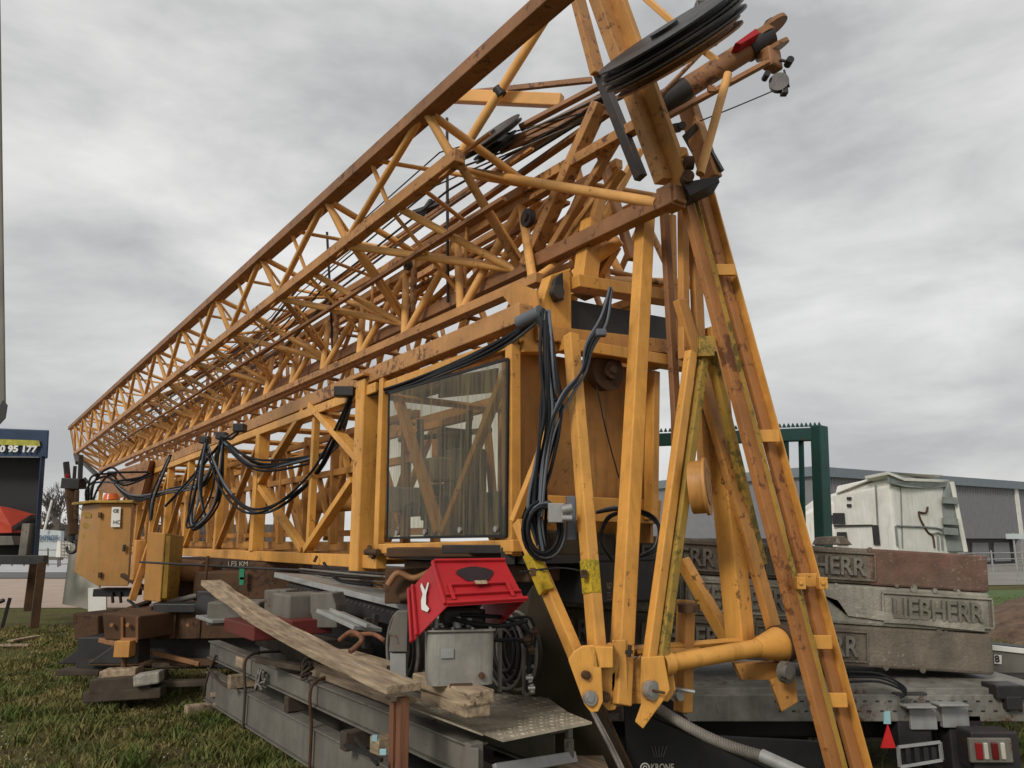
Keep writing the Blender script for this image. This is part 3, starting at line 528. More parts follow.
MB().bar(at(121,640,8.98),at(138,640,8.98),.03,.05).bar(at(122,617,8.98),at(122,640,8.98),.02,.03).bar(at(137,617,8.98),at(137,640,8.98),.02,.03).build('arm_end_frame',BRN,C)
MB().box(at(126,648,8.95),.17,.2,.17).build('jack_sleeve',YEL2,C,.006); MB().tube(at(124,655,9.0),at(124,670,9.0),.03,10).disc(at(124,670,9.0),Z,.07,.03,14).build('jack_foot',RUST,C)
for x in (150,175,200,225): MB().box(at(x,622,9.55),.06,.12,.36).build('stiffener',RUST,C,.006)
for x in (112,128,146,162,188): MB().disc(at(x,625,8.95 if x<140 else 9.55),Yv,.022,.03,6).build('bolt',BRN,C)
MB().bar(at(92,662,9.9),at(215,662,9.4),.12,.07,Yv).build('skid_rail',RUST,C,.008)
MB().bar(at(100,640,9.7),at(200,664,9.4),.06,.05,Yv).build('undercarriage_brace',BRN,C,.006)
MB().box(at(180,607,9.6),.5,.35,.10).box(at(214,600,9.5),.3,.3,.22).build('undercarriage_bracket',DARK,C,.01)
MB().tube(at(150,607,9.7),at(196,596,9.9),.035,10).build('hydraulic_ram',GALV,C)
cable('power_cable',[at(128,600,10),at(150,612,9.6),at(185,604,9.5),at(205,612,9.4)],.018,CABLE,C)
bar('undercarriage_rail',at(118,614,9.8),at(150,602,10.2),.06,.06,RUST,C)
MB().box(at(240,585,10.2),1.0,.5,.35).box(at(280,580,10.0),.7,.4,.45).box(at(190,580,10.6),.7,.4,.4).build('slewing_platform',RUST,C,.02)
MB().tube(at(180,570,10.3),at(205,572,10.2),.14,16).build('slewing_gear',BRN,C)
cable('brake_line',[at(140,562,8.6),at(250,568,7.8),at(352,572,7.2),at(390,574,7.0)],.012,DARK,C)
cable('brake_line',[at(300,569,7.5),at(390,577,6.9),at(520,581,6.2)],.010,GALV,C)
for k in range(4): cable('brake_line',[at(300,572+k*3,8.5),at(345,576+k*3,7.9),at(388,578+k*4,7.4)],.008,GALV if k%2 else DARK,C)
cable('power_cable',[at(324,563,7.7),at(332,575,7.5),at(345,582,7.3),at(372,585,7.2)],.015,CABLE,C)
for x,s_ in ((228,'LF'),(237,'5 KM')): text('chalk_lettering',s_,at(x-(x>230)*3,566,9.75),X,Z,.055,PALE,C,.002)
MB().box(at(242,574,9.7),.06,.03,.13).box(at(242,581,9.7),.05,.03,.09).build('green_tag',GRN,C)
for x in (208,317): MB().tube(at(x,556,7.6),at(x-3,586 if x<300 else 562,7.6),.015,8).build('hanging_hook',RUST,C)
MB().box(at(452,552,6.2),.95,.5,.07).box(at(420,585,6.4),.5,.4,.26).tube(at(385,590,6.3),at(430,575,6.3),.05,10).tube(at(400,598,6.2),at(470,585,6.2),.04,10).build('under_cab_machinery',RUST,C,.01)
MB().path(spline([at(388,585,6.1),at(398,573,6.1),at(415,578,6.1),at(440,566,6.0)]),.025,8).build('under_cab_pipe',BRN,C)
MB().box(at(478,549,5.7),.5,.25,.06).box(at(508,556,5.6),.1,.1,.12).build('under_cab_machinery',DARK,C,.006)
MB().prism([at(392,580,7.6),at(370,600,7.6),at(380,560,7.6)],Yv*.1).build('gusset_plate',YEL2,C)
MB().add([tuple(W(u,v,h)) for h in (.35,1.42) for u,v in ((8.6,4.15),(19,4.0),(19,5.3),(8.6,5.4))],[(3,2,1,0),(4,5,6,7),(0,1,5,4),(1,2,6,5),(2,3,7,6),(3,0,4,7)]).build('under_crane_filler',mat('dark brown filler',(.055,.03,.018),.7,var=.5,rust=.4,bump=.2),C,.02)  # added dark mass that hides the bright yard beneath the crane
for k in range(5): MB().box(W(9.4+1.8*k,4.05,.95),.9,.14,.55,D,P).build('chassis_box',RUST,C,.02)
# far end head under the jib
MB().prism([at(100,476,17.5),at(150,460,15.5),at(140,500,15.5),at(100,492,17)],Yv*.3).build('far_end_plate',BRN,C)
MB().bar(cM(31)-Z*.02,at(98,476,19.5),.1,.08).build('far_end_strut',DARK,C); MB().bar(cM(31),at(78,463,18.5),.1,.08).build('far_end_strut',DARK,C)
# ================================================================ hook block hanging at the far end
hk=thing('hook_block',at(72,552,15),'rusty crane hook hanging on its block below the far left jib tip','hook')
MB().bar(at(65,483,15),at(83,484,15),.28,.2).bar(at(68,481,15),at(66,462,15),.10,.10).bar(at(80,481,15),at(81,455,15),.08,.08).bar(at(74,481,15),at(75,466,15),.06,.06).bar(at(84,478,15),at(88,483,15),.05,.05).build('trolley_bracket',DARK,hk,.01)
MB().bar(at(64,484,14.9),at(68,474,14.9),.05,.05).build('warning_flap',RED,hk)
MB().bar(at(72,486,15),at(73,535,15),.24,.14,w2=.14).bar(at(77,490,14.9),at(76,520,14.9),.08,.08).build('pulley_cheek',RUST,hk,.02)
MB().tube(at(72,532,15),at(72,542,15),.06,12).path([at(72,547,15)+X*math.cos(t)*.10+Z*math.sin(t)*.11 for t in [math.radians(a) for a in range(95,95-300,-20)]],.03,8,[.04-.0012*i for i in range(15)]).build('hook',DARK,hk)
# ================================================================ grey steel beams pile
def vbar(a,b,va,w,d,vb=None): return pv(*a,va),pv(*b,vb or va)
bp=2.4
def ibeam(name,a,b,htop,hbot,v,lab,group,near=3.78,far=9.15,m=GALV):
    t=thing(name,W((near+far)/2,v,hbot),lab,'steel beam',group)
    hm=(htop+hbot)/2; MB().bar(W(near,v+.02,hm),W(far,v+.02,hm),.012,htop-hbot-.02,P).build('web',m,t,.002)
    for h in (htop,hbot): MB().bar(W(near,v+.05,h),W(far,v+.05,h),.12,.012,P).build('flange',m,t,.002)
    return t
ibeam('steel_beam',0,0,.71,.545,bp,'upper grey steel channel beam on the outer side of the stack, ends below the chequer plate','stacked grey channel beams')
ibeam('steel_beam',0,0,.40,.12,bp-.02,'lowest grey steel channel beam resting just above the grass on the outer side','stacked grey channel beams',near=4.3,far=9.1)
ibeam('steel_beam',0,0,.70,.50,bp+.55,'inner upper grey steel channel beam hidden in the shade behind the outer one','stacked grey channel beams')
ibeam('steel_beam',0,0,.40,.12,bp+.55,'inner lower grey steel channel beam deep in the shade of the stack','stacked grey channel beams',near=4.3)
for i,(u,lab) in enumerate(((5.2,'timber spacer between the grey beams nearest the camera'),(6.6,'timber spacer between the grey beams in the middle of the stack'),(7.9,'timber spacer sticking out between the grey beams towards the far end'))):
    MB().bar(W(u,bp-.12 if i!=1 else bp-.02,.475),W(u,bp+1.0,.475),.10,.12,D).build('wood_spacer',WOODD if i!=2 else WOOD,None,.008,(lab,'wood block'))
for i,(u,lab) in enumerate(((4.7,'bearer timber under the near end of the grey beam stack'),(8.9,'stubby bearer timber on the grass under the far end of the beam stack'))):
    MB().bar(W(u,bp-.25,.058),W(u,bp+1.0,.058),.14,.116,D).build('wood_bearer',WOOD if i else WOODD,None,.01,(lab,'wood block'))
MB().bar(at(213,695,8.6),at(228,693,8.6),.17,.05).bar(at(215,704,8.55),at(229,703,8.55),.14,.03).build('wood_offcut',WOOD,None,.006,('small pale wood offcut on the grass at the far end of the grey beams','wood block'))
for x,Y,lab in ((312,6.6,'steel band strap around the middle of the grey beam stack'),(247,7.9,'knotted rope strap around the far part of the grey beam stack')):
    r_=pv(x,650 if x<300 else 690,bp-.05); u=r_.dot(D)
    MB().path(spline([W(u,bp-.04,.10),W(u,bp-.04,.40),W(u+.02,bp-.035,.72),W(u+.1,bp+.3,.74)]),.014,6).build('tie_strap',RUST if x>300 else WOODD,None,0,(lab,'strap'))
for i,(x,y,v) in enumerate(((308,668,bp-.03),(262,680,bp-.05))):
    mb=MB(); c_=pv(x,y,v)
    for k in range(5):
        q=[c_+Vector((random.uniform(-.05,.05),random.uniform(-.03,.03),random.uniform(-.09,.09))) for _ in range(5)]; mb.path(spline(q,5),.011,6)
    mb.build('rope_knot',ROPE if i else WOODD,None,0,(('loose rope knot hanging on the side of the upper grey beam','rope'),('pale frayed rope knot on the lower grey beam near its far end','rope'))[i])
MB().path(spline([at(216,655,8.6),at(209,672,8.6),at(203,695,8.6)]),.014,6).path(spline([at(208,668,8.6),at(225,685,8.2),at(250,684,8)]),.013,6).build('slack_rope',WOODD,None,0,('thin slack rope hanging off the far end of the beam stack','rope'))
# items lying on top of the beams
MB().box(W(7.6,2.95,.78),1.8,.5,.12,D,P).build('timber_board',WOODD,None,.006,('dark timber board lying flat on the beams under the grey machine housing','board'))
MB().box(W(5.7,2.55,.75),1.9,.16,.05,D,P).build('timber_board',WOOD,None,.006,('worn board lying along the beams beside the long leaning plank','board'))
mh=thing('machine_housing',W(7.6,3.0,.9),'grey and dark red steel gear housing resting on the beams behind the leaning plank','machine')
MB().box(at(300,610,6.9),.42,.35,.28,D,P).build('housing_body',GALV,mh,.015); MB().box(at(300,624,6.8),.55,.35,.12,D,P).build('red_base',mat('dull red paint',(.15,.025,.02),.6,dirt=.4),mh,.01)
for x,Y in ((277,7.1),(323,6.6)): MB().prism([at(x-13,590+(x>300)*3,Y),at(x+9,590+(x>300)*3,Y),at(x+13,606,Y),at(x+14,628,Y),at(x-8,628,Y),at(x-13,612,Y)],Yv*.22+X*.05).build('end_cheek',GALV,mh,.01)
MB().box(at(240,612,7.8),.5,.4,.22).build('housing_body',GALV,mh,.02); MB().tube(at(205,606,8.2),at(225,612,8.0),.12,14).build('motor',DARK,mh,.01)
MB().box(at(225,618,7.8),.6,.4,.03,D,P).build('cover_plate',GALV2,mh,.004)
MB().box(at(255,628,7.2),.9,.3,.12,D,P).build('red_base',bpy.data.materials['dull red paint'],mh,.01)
tr_=MB(); tr_.bar(at(330,612,6.4),at(368,629,5.9),.24,.03,Yv).bar(at(331,610,6.3),at(368,626,5.8),.03,.03,Yv); tr_.build('steel_tray',GALV2,None,.004,('pale folded steel tray edge lying beside the grey gear housing','tray'))
MB().path(spline([at(340,640,5.6),at(352,632,5.5),at(362,640,5.4),at(350,652,5.3)]),.018,7).path(spline([at(350,636,5.6),at(372,634,5.6),at(385,641,5.5)]),.016,7).build('hose_loop',WOODR,None,0,('brown hose looped on the boards behind the long plank','hose'))
wb=MB(); wb.bar(at(340,652,5.5),at(395,668,5.2),.16,.04,Yv); wb.build('timber_board',WOOD,None,.005,('short weathered board lying behind the long plank','board'))
for (x,y,Y,l,lab) in ((268,628,7.3,.3,'brown timber block standing on the far end of the beams'),(245,662,7.9,.22,'small pale timber block wedged between the beams'),(383,745,5.0,.12,'little timber chock between the beams by the reddish post')):
    MB().box(at(x,y,Y),l,.12,.10,D,P).build('wood_chock',WOOD,None,.006,(lab,'wood block'))
MB().bar(at(260,660,6.9),at(305,668,6.6),.10,.04,Yv).build('wood_chock',WOODD,None,.004,('flat dark slat poking out over the upper grey beam','wood slat'))
# long leaning plank
def plank_mb(p,q,w,th,side,n=14,seed=3):
    r=random.Random(seed); mb=MB(); p=Vector(p); q=Vector(q); a=(q-p).normalized(); side=(side-a*side.dot(a)).normalized(); nz=side.cross(a); nz=nz if nz.z>0 else -nz
    vs=[]
    for i in range(n+1):
        c=p+(q-p)*i/n-Z*.10*math.sin(math.pi*i/n)*.6; e1,e2=r.uniform(-.012,.012),r.uniform(-.012,.012)
        vs+=[c-side*(w/2+e1),c+side*(w/2+e2),c+side*(w/2+e2)-nz*th,c-side*(w/2+e1)-nz*th]
    fs=[(4*i+k,4*i+(k+1)%4,4*i+4+(k+1)%4,4*i+4+k) for i in range(n) for k in range(4)]+[(3,2,1,0),(4*n,4*n+1,4*n+2,4*n+3)]
    return mb.add(vs,fs)
plank_mb(at(211,580,7.5),at(404,684,4.35),.19,.045,P).build('long_plank',WOOD,None,.004,('long weathered plank leaning over the grey beams from the crane to the red post','plank'))
t=thing('post',at(400,768,4.4),'pair of reddish timber posts standing under the near end of the long plank','post')
t.name='timber_post'; WL['timber_post']=WL['post']
MB().bar(at(403,697,4.42),at(401,800,4.40),.055,.05).build('upright',WOODR,t,.004); MB().bar(at(395,702,4.5),at(393,800,4.48),.045,.05).build('upright',WOODR,t,.004)
MB().box(at(383,752,4.35),.035,.01,.03).box(at(375,738,4.5),.03,.03,.03).build('phone_sized_tag',CYAN,None,.002,('small pale cyan plastic tag hanging by the reddish post','tag'))
MB().bar(at(345,745,4.6),at(382,760,4.4),.02,.02).bar(at(355,738,4.6),at(378,765,4.4),.015,.015).build('loose_wire',DARK,None,0,('dark bent wires sticking out beside the reddish post','wire'))
# chequer plate platform and tank
pf=thing('chequer_plate_platform',ph(500,715,.74),'chequer plate steel platform with bent front lip lying on the beam stack','platform')
c4=[ph(415,702,.76),ph(497,662,.76),ph(568,712,.76),ph(468,727,.76)]
pm=MB().prism(c4,-Z*.01).prism([ph(468,727,.761),ph(568,712,.761),at(592,722,4.35),at(503,740,4.12)],-Z*.01).prism([ph(415,702,.765),ph(468,727,.765),at(483,734,4.25),at(408,706,4.75)],-Z*.01)
tr2=pm   # raised tread pattern
o_=c4[0]; e1=(c4[1]-c4[0]); e2=(c4[3]-c4[0])
for i in range(26):
    for j in range(14):
        s1,s2=(i+.5)/26,(j+.5)/14; q=c4[0]*(1-s1)*(1-s2)+c4[1]*s1*(1-s2)+c4[2]*s1*s2+c4[3]*(1-s1)*s2
        d_=(D*.7+P*.7) if (i+j)%2 else (D*.7-P*.7); tr2.bar(q-d_*.012+Z*.001,q+d_*.012+Z*.001,.006,.004,Z)
f3=[ph(468,727,.761),ph(568,712,.761),at(592,722,4.35),at(503,740,4.12)]
for i in range(18):
    for j in range(5):
        s1,s2=(i+.5)/18,(j+.5)/5; q=f3[0]*(1-s1)*(1-s2)+f3[1]*s1*(1-s2)+f3[2]*s1*s2+f3[3]*(1-s1)*s2
        d_=(D*.7+P*.7) if (i+j)%2 else (D*.7-P*.7); tr2.bar(q-d_*.010+Z*.001,q+d_*.010+Z*.001,.005,.004,Z)
tr2.build('plate',CHQ,pf)
MB().bar(at(474,742,4.35),at(474,790,4.35),.08,.06).box(at(474,760,4.31),.05,.02,.12).build('bracket',GALV,pf,.004)
MB().bar(at(569,728,4.75),at(569,760,4.75),.035,.03).box(at(569,748,4.72),.055,.02,.10).box(at(569,745,4.70),.012,.012,.03).build('bracket',GALV,pf,.004)
MB().bar(at(495,770,4.3),at(575,757,4.75),.03,.06).build('rail',GALV2,pf,.003)
MB().box(at(582,771,4.85),.30,.4,.07).build('timber_bearer',WOOD,None,.01,('thick pale timber under the right end of the chequer plate platform','wood block'))
for k,(y,lab) in enumerate(((690,'upper of the two short timber beams under the zinc tank'),(703,'lower of the two short timber beams on the chequer plate'))):
    a=at(424+(k*8),y-12+k*2,4.85); b=at(482-k*4,y+8-k,4.28); MB().bar(a,b,.155-.01*k,.072,P).build('timber_beam',WOOD,None,.008,(lab,'timber beam'))
MB().box(at(461,685,4.45),.12,.08,.02).build('steel_bracket',RUST,None,.003,('rusty flat steel bracket on the timber beam below the tank','bracket'))
tk=thing('hydraulic_tank',at(458,680,4.6),'round-cornered zinc tank with valves on top standing on two timber beams','tank')
def rbox(c,sx,sy,z0,z1,r,m,name,par,n=6,taper=0,ax=X,ay=Yv):
    ring=[]
    for cx,cy,a in ((1,1,0),(-1,1,90),(-1,-1,180),(1,-1,270)):
        for k in range(n+1):
            t_=math.radians(a+90*k/n); ring.append((cx*(sx/2-r)+r*math.cos(t_),cy*(sy/2-r)+r*math.sin(t_)))
    mb=MB(); N_=len(ring); lv=[(z0,.97),(z0+.01,1-taper),(z1-.012,1),(z1,.985)]
    vs=[Vector(c)+ax*x*s_+ay*y*s_+Z*(z-c[2]) for z,s_ in lv for x,y in ring]
    fs=[(l*N_+i,l*N_+(i+1)%N_,(l+1)*N_+(i+1)%N_,(l+1)*N_+i) for l in range(3) for i in range(N_)]
    mb.add(vs,fs,True); mb.add(vs,[tuple(range(N_-1,-1,-1)),tuple(range(3*N_,4*N_))]); return mb.build(name,m,par)
tc=at(458,680,4.62); kx=(X*.985+Yv*.17).normalized(); ky=(-X*.17+Yv*.985).normalized()
rbox(tc,.37,.36,tc.z,tc.z+.275,.06,TANKM,'tank_body',tk,taper=.03,ax=kx,ay=ky); rbox(tc+Z*.28,.395,.38,tc.z+.277,tc.z+.292,.06,TANKM,'tank_lid',tk,ax=kx,ay=ky)
lz=tc+Z*.295
MB().disc(tc-ky*.185+Z*.05+kx*.11,ky,.018,.02,12).build('drain_plug',RUST,tk)
MB().box(tc-ky*.186+Z*.17-kx*.08,.07,.004,.05,kx,ky).build('rating_plate',GALV2,tk,.001)
for dx in (-.16,-.05,.06,.16): MB().disc(tc+kx*dx-ky*.15+Z*.296,Z,.010,.012,6).build('lid_bolt',SILV,tk)
for dx,dy,h,r in ((-.10,-.05,.10,.02),(-.02,-.1,.06,.025),(.05,-.08,.05,.02),(-.14,-.1,.05,.016),(.0,.0,.14,.07),(.1,-.03,.09,.05)):
    MB().tube(lz+kx*dx+ky*dy,lz+kx*dx+ky*dy+Z*h,r,12).tube(lz+kx*dx+ky*dy+Z*h*.4,lz+kx*(dx+.04)+ky*dy+Z*h*.4,r*.5,8).build('valve',GALV2 if h<.08 else (SILV if r<.03 else DARK),tk)
MB().box(lz+Z*.06,.22,.18,.10,kx,ky).build('pump_block',DARK,tk,.02)
MB().path(spline([lz+kx*-.05-ky*.12+Z*.05,lz+kx*.1-ky*.15+Z*.02,lz+kx*.25-ky*.05,lz+kx*.40+Z*.02]),.013,8).path(spline([lz+kx*0-ky*.12+Z*.07,lz+kx*.15-ky*.1+Z*.06,lz+kx*.3+Z*.03,lz+kx*.42-Z*.05]),.011,8).build('hose',CABLE,tk)
# hose reels and valve frame right of tank
hr=thing('hydraulic_unit',at(520,690,5.2),'dark hose reels and valve frame standing behind the tank on the chequer plate','machine')
for x,Y in ((504,5.35),(516,5.25),(402,5.2)):
    c_=at(x,650,Y); 
    for rr_ in (.24,.19,.13): MB().path([c_+(D*.9+Yv*.1).normalized()*math.cos(t)*rr_+Z*math.sin(t)*rr_ for t in [i*2*math.pi/26 for i in range(27)]],.012,6).build('reel_ring',GALV if rr_>.2 else DARK,hr)
    MB().disc(c_+P*.05,P,.2,.03,26).build('reel_drum',DARK,hr,.003)
for a,b in (((500,625),(500,692)),((524,648),(524,694)),((524,695),(535,692)),((524,668),(534,666))): MB().bar(at(*a,5.0),at(*b,5.0),.018,.018).build('valve_frame',GALV,hr)
for x,y in ((529,678),(531,650),(527,640),(534,632),(531,688)): MB().tube(at(x,y-4,4.95),at(x+1,y+4,4.95),.018,8).tube(at(x-3,y,4.93),at(x+4,y,4.93),.012,8).build('valve',SILV if y>660 else RUST,hr)
MB().path(spline([at(470,632,4.9),at(497,640,4.95),at(520,640,4.95),at(529,652,4.95),at(527,690,4.95)]),.013,8).path(spline([at(505,620,5),at(530,618,5),at(535,640,5),at(530,660,5)]),.009,8).build('hose',CABLE,hr)
MB().box(at(512,645,5.7),.45,.2,.55).build('dark_casing',DARK,hr,.02)
gp=thing('grey_stand',at(398,680,4.9),'grey folded steel upright with a slanted top beside the red crate','steel stand')
MB().prism([at(390,640,4.9),at(389,632,4.9),at(396,611,4.9),at(408,611,4.9),at(407,652,4.9),at(389,652,4.9)],Yv*.10).build('hood',GALV,gp,.006); MB().prism([at(390,653,4.92),at(406,653,4.92),at(406,683,4.92),at(390,683,4.92)],Yv*.08).build('upright',GALV2,gp,.004)
# red crate upside down
rc=thing('red_crate',at(447,606,4.4),'red plastic crate turned upside down and tilted over the tank','crate')
A_,B_,Cc,Dd,E_,G_=at(447,606,4.25),at(526,601,4.42),at(434,562,4.62),at(505,561,4.78),at(413,641,4.5),at(410,590,4.85)
Ff=E_+(B_-A_)+Yv*.02; Hh=Dd+(G_-Cc)
def shell(q,th,inw): return MB().prism(q,inw*th)
ctr=(A_+B_+Cc+Dd+E_+G_+Ff+Hh)/8
for nm,q in (('crate_side',[A_,B_,Dd,Cc]),('crate_end',[A_,Cc,G_,E_]),('crate_end',[B_,Ff,Hh,Dd]),('crate_base',[Cc,Dd,Hh,G_])):
    n_=(q[1]-q[0]).cross(q[2]-q[0]).normalized(); n_=n_ if n_.dot(ctr-q[0])>0 else -n_
    MB().prism(q,n_*.006).build(nm,RED,rc,.004)
def face_pt(q,s,t,off=0,):
    p=q[0]*(1-s)*(1-t)+q[1]*s*(1-t)+q[2]*s*t+q[3]*(1-s)*t; n_=(q[1]-q[0]).cross(q[2]-q[0]).normalized(); n_=n_ if n_.dot(ctr-q[0])<0 else -n_; return p+n_*off,n_
fA=[A_,B_,Dd,Cc]; fB=[A_,E_,G_,Cc]
def ribs(q,lst,w,nm='crate_rib',m=RED,th=.018):
    for (s0,t0,s1,t1) in lst:
        a,n_=face_pt(q,s0,t0,th/2); b,_=face_pt(q,s1,t1,th/2); MB().bar(a,b,w,th,n_.cross(b-a)).build(nm,m,rc,.004)
ribs(fA,[(-.0,.03,1.03,.03),(.1,.42,.86,.42),(.1,.08,.1,.42),(.86,.08,.86,.42)],.022); ribs(fA,[(.02,.2,.99,.2)],.012)
ribs(fB,[(.0,.03,.0,1),(1.0,-.02,1.0,1.02),(.84,.0,.84,1.0)],.022); ribs(fA,[(.0,1,1,1)],.02)
e,_n=face_pt(fB,1.0,.5,.03)
q=[face_pt(fA,.5+.24*math.cos(a)*(1+.15*math.sin(3*a)),.66+.19*math.sin(a),.003)[0] for a in [i*2*math.pi/22 for i in range(22)]]
sn=(B_-A_).cross(Dd-B_).normalized(); sn=sn if sn.z>0 else -sn; MB().prism(q,sn*.003).build('oil_stain',STAIN,rc)
q=[face_pt(fA,s,t,.028)[0] for s,t in ((.42,.34),(.58,.34),(.58,.42),(.42,.42))]; MB().prism(q,Vector((0,0,.001))).build('label_plate',WOOD,rc)
q=[face_pt(fB,s,t,.010)[0] for s,t in ((.40,.22),(.47,.20),(.62,.35),(.60,.52),(.52,.60),(.55,.80),(.50,.84),(.42,.62),(.30,.72),(.27,.68),(.42,.52),(.47,.36))]; MB().prism(q[::1],Vector((0,-.001,0))).build('white_mark',WHITE,rc)
# ================================================================ dark sheet leaning, mud flap, wire rope
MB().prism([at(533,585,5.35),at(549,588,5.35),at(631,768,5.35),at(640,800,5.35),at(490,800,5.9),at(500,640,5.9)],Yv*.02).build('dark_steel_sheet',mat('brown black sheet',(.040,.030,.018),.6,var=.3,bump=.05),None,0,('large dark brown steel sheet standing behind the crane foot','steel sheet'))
MB().bar(at(548,588,5.33),at(632,770,5.33),.012,.02).build('sheet_edge',RUST,None,0,('thin rusty rod along the edge of the dark sheet','rod'))
mf=thing('mud_flap',at(670,768,5.45),'black rubber mud flap with a round white emblem and lettering behind the crane foot','mud flap')
MB().prism([at(624,705,5.45),at(672,700,5.45),at(700,735,5.45),at(830,742,5.5),at(830,800,5.5),at(628,800,5.45)],Yv*.03).build('flap',BLACK,mf,.004)
MB().path([at(645,768,5.43)+X*math.cos(t)*.028+Z*math.sin(t)*.028 for t in [i*2*math.pi/16 for i in range(17)]],.005,6).build('emblem_ring',WHITE,mf)
MB().path([at(645,768,5.43)+X*math.cos(t)*.012+Z*math.sin(t)*.012 for t in [i*2*math.pi/10 for i in range(11)]],.004,6).build('emblem_ring',WHITE,mf)
text('lettering','KRONE',at(651,771,5.44),X,Z,.045,PALE,mf,.002,bold=.02,width=.15)
for dx in (-8,-4,0,4,8): MB().bar(at(659+dx*.5,757,5.44),at(659+dx,746,5.44),.003,.003).build('emblem_ray',GALV,mf)
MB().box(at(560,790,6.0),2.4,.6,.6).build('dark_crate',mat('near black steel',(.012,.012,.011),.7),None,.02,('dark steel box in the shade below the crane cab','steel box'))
for x in (607,): pass
rp=thing('wire_rope',at(740,740,4.9),'thick twisted steel wire rope ending in a grey socket beside the mud flap','wire rope')
pa,pb=at(658,708,5.15),at(765,757,4.65); a_=(pb-pa).normalized(); e_=a_.orthogonal().normalized(); g_=a_.cross(e_)
for k in range(6):
    pts=[]
    for i in range(97):
        t=i/96; ph_=2*math.pi*(t*7+k/6); pts.append(pa+(pb-pa)*t-Z*.035*math.sin(math.pi*t)+(e_*math.cos(ph_)+g_*math.sin(ph_))*.022)
    MB().path(pts,.0115,6).build('strand',ROPE,rp)
MB().tube(pb-a_*.02,pb+a_*.22,.036,18).build('socket',GALV2,rp); MB().tube(pb+a_*.22,pb+a_*.32,.036,18,r2=.045).build('socket_end',GALV2,rp)
MB().path(spline([at(592,712,4.75),at(605,738,4.65),at(620,768,4.5),at(628,790,4.4)]),.011,7).path(spline([at(594,712,4.76),at(609,740,4.66),at(622,766,4.5),at(632,790,4.4)]),.009,7).build('sling_rope',ROPE,None,0,('thin slack rope hanging from the crane foot bolt to the ground','rope'))
# ================================================================ ballast blocks on trailer
LETR=mat('letter face concrete',(.20,.185,.155),.9,var=.3,scale=8,dirt=.8,dirtcol=(.13,.12,.09),bump=.8,bscale=45); tilt=math.radians(-3.4); bx=(X*math.cos(tilt)+Z*math.sin(tilt)).normalized(); bz=(-X*math.sin(tilt)+Z*math.cos(tilt)).normalized()
Yb=6.6
def block(x0,x1,yt1,h,lab,texts,m,red=None,tex=None,extra=None,off=0):
    # right-top corner at pixel (x1,yt1)
    tr=at(x1,yt1,Yb+off); L=(x1-x0)*Yb/788*1.0; base=tr-bz*h
    t=thing('ballast_block',base-bx*L/2,lab,'ballast block','concrete ballast blocks stacked on the trailer')
    c=tr-bx*L/2-bz*h/2+Yv*.45; MB().box(c,L,.9,h,bx,Yv,bz).build('block',m,t,.024)
    for q_ in range(7): MB().disc(tr-bx*random.uniform(.05,2.6)-bz*random.choice((.008,h-.008))+Yv*random.uniform(-.004,.004),Yv+bx*random.uniform(-.5,.5),random.uniform(.012,.03),.012,7).build('chip',CONCR if False else m,t)
    if red:
        l2=red; MB().box(tr-bx*l2/2-bz*h/2+Yv*.30,l2+.006,.606,h+.006,bx,Yv,bz).build('painted_end',CONCR,t,.018)
    for xt,w in texts:
        o=tr-bx*((x1-xt)*Yb/788); hh=h*.5; o=o-bz*(h*.76)
        text('lettering','LIEBHERR',o-Yv*.001,bx,bz,hh,LETR,t,.026,bold=.018,width=w)
        for s_ in (-1,1):
            cc=o+bx*w/2+bz*(hh/2+s_*(hh/2+.035)); MB().box(cc-Yv*.004,w+.16,.03,.014,bx,Yv,bz).build('panel_border',tex or m,t,.003)
        for s_ in (-1,1): MB().box(o+bx*(w/2+s_*(w/2+.08))+bz*hh/2-Yv*.004,.014,.03,hh+.056,bx,Yv,bz).build('panel_border',tex or m,t,.003)
    return t,tr
tx=.74
b1,t1=block(525,987,556,.292,'top concrete ballast block with raised letters and red painted right end',[(628,tx),(777,tx)],CONCB,red=.98)
MB().prism([at(825,545,Yb-.01),at(829,537,Yb-.01),at(845,536,Yb-.01),at(853,545,Yb-.01)],Yv*.3).build('lifting_lug',CONCB,b1,.01)
b2,t2=block(520,990,593,.322,'middle concrete ballast block, palest, with raised letters close to its right end',[(893,tx),(533,tx),(700,tx)],CONCL)
b3,t3=block(520,993,634,.322,'lowest concrete ballast block with brown stained face lying on the trailer deck',[(772,tx),(512,tx),(650,tx)],CONCB)
for tt,x,y in ((b2,830,598),(b2,835,612)):
    pass
MB().prism([at(827,596,Yb-.02),at(835,597,Yb-.02),at(848,616,Yb-.02),at(900,623,Yb-.02),at(985,632,Yb-.02),at(985,624,Yb-.02),at(905,616,Yb-.02),at(855,606,Yb-.02)][::-1],Yv*.03).build('chamfer_ridge',CONCL,b2,.004)
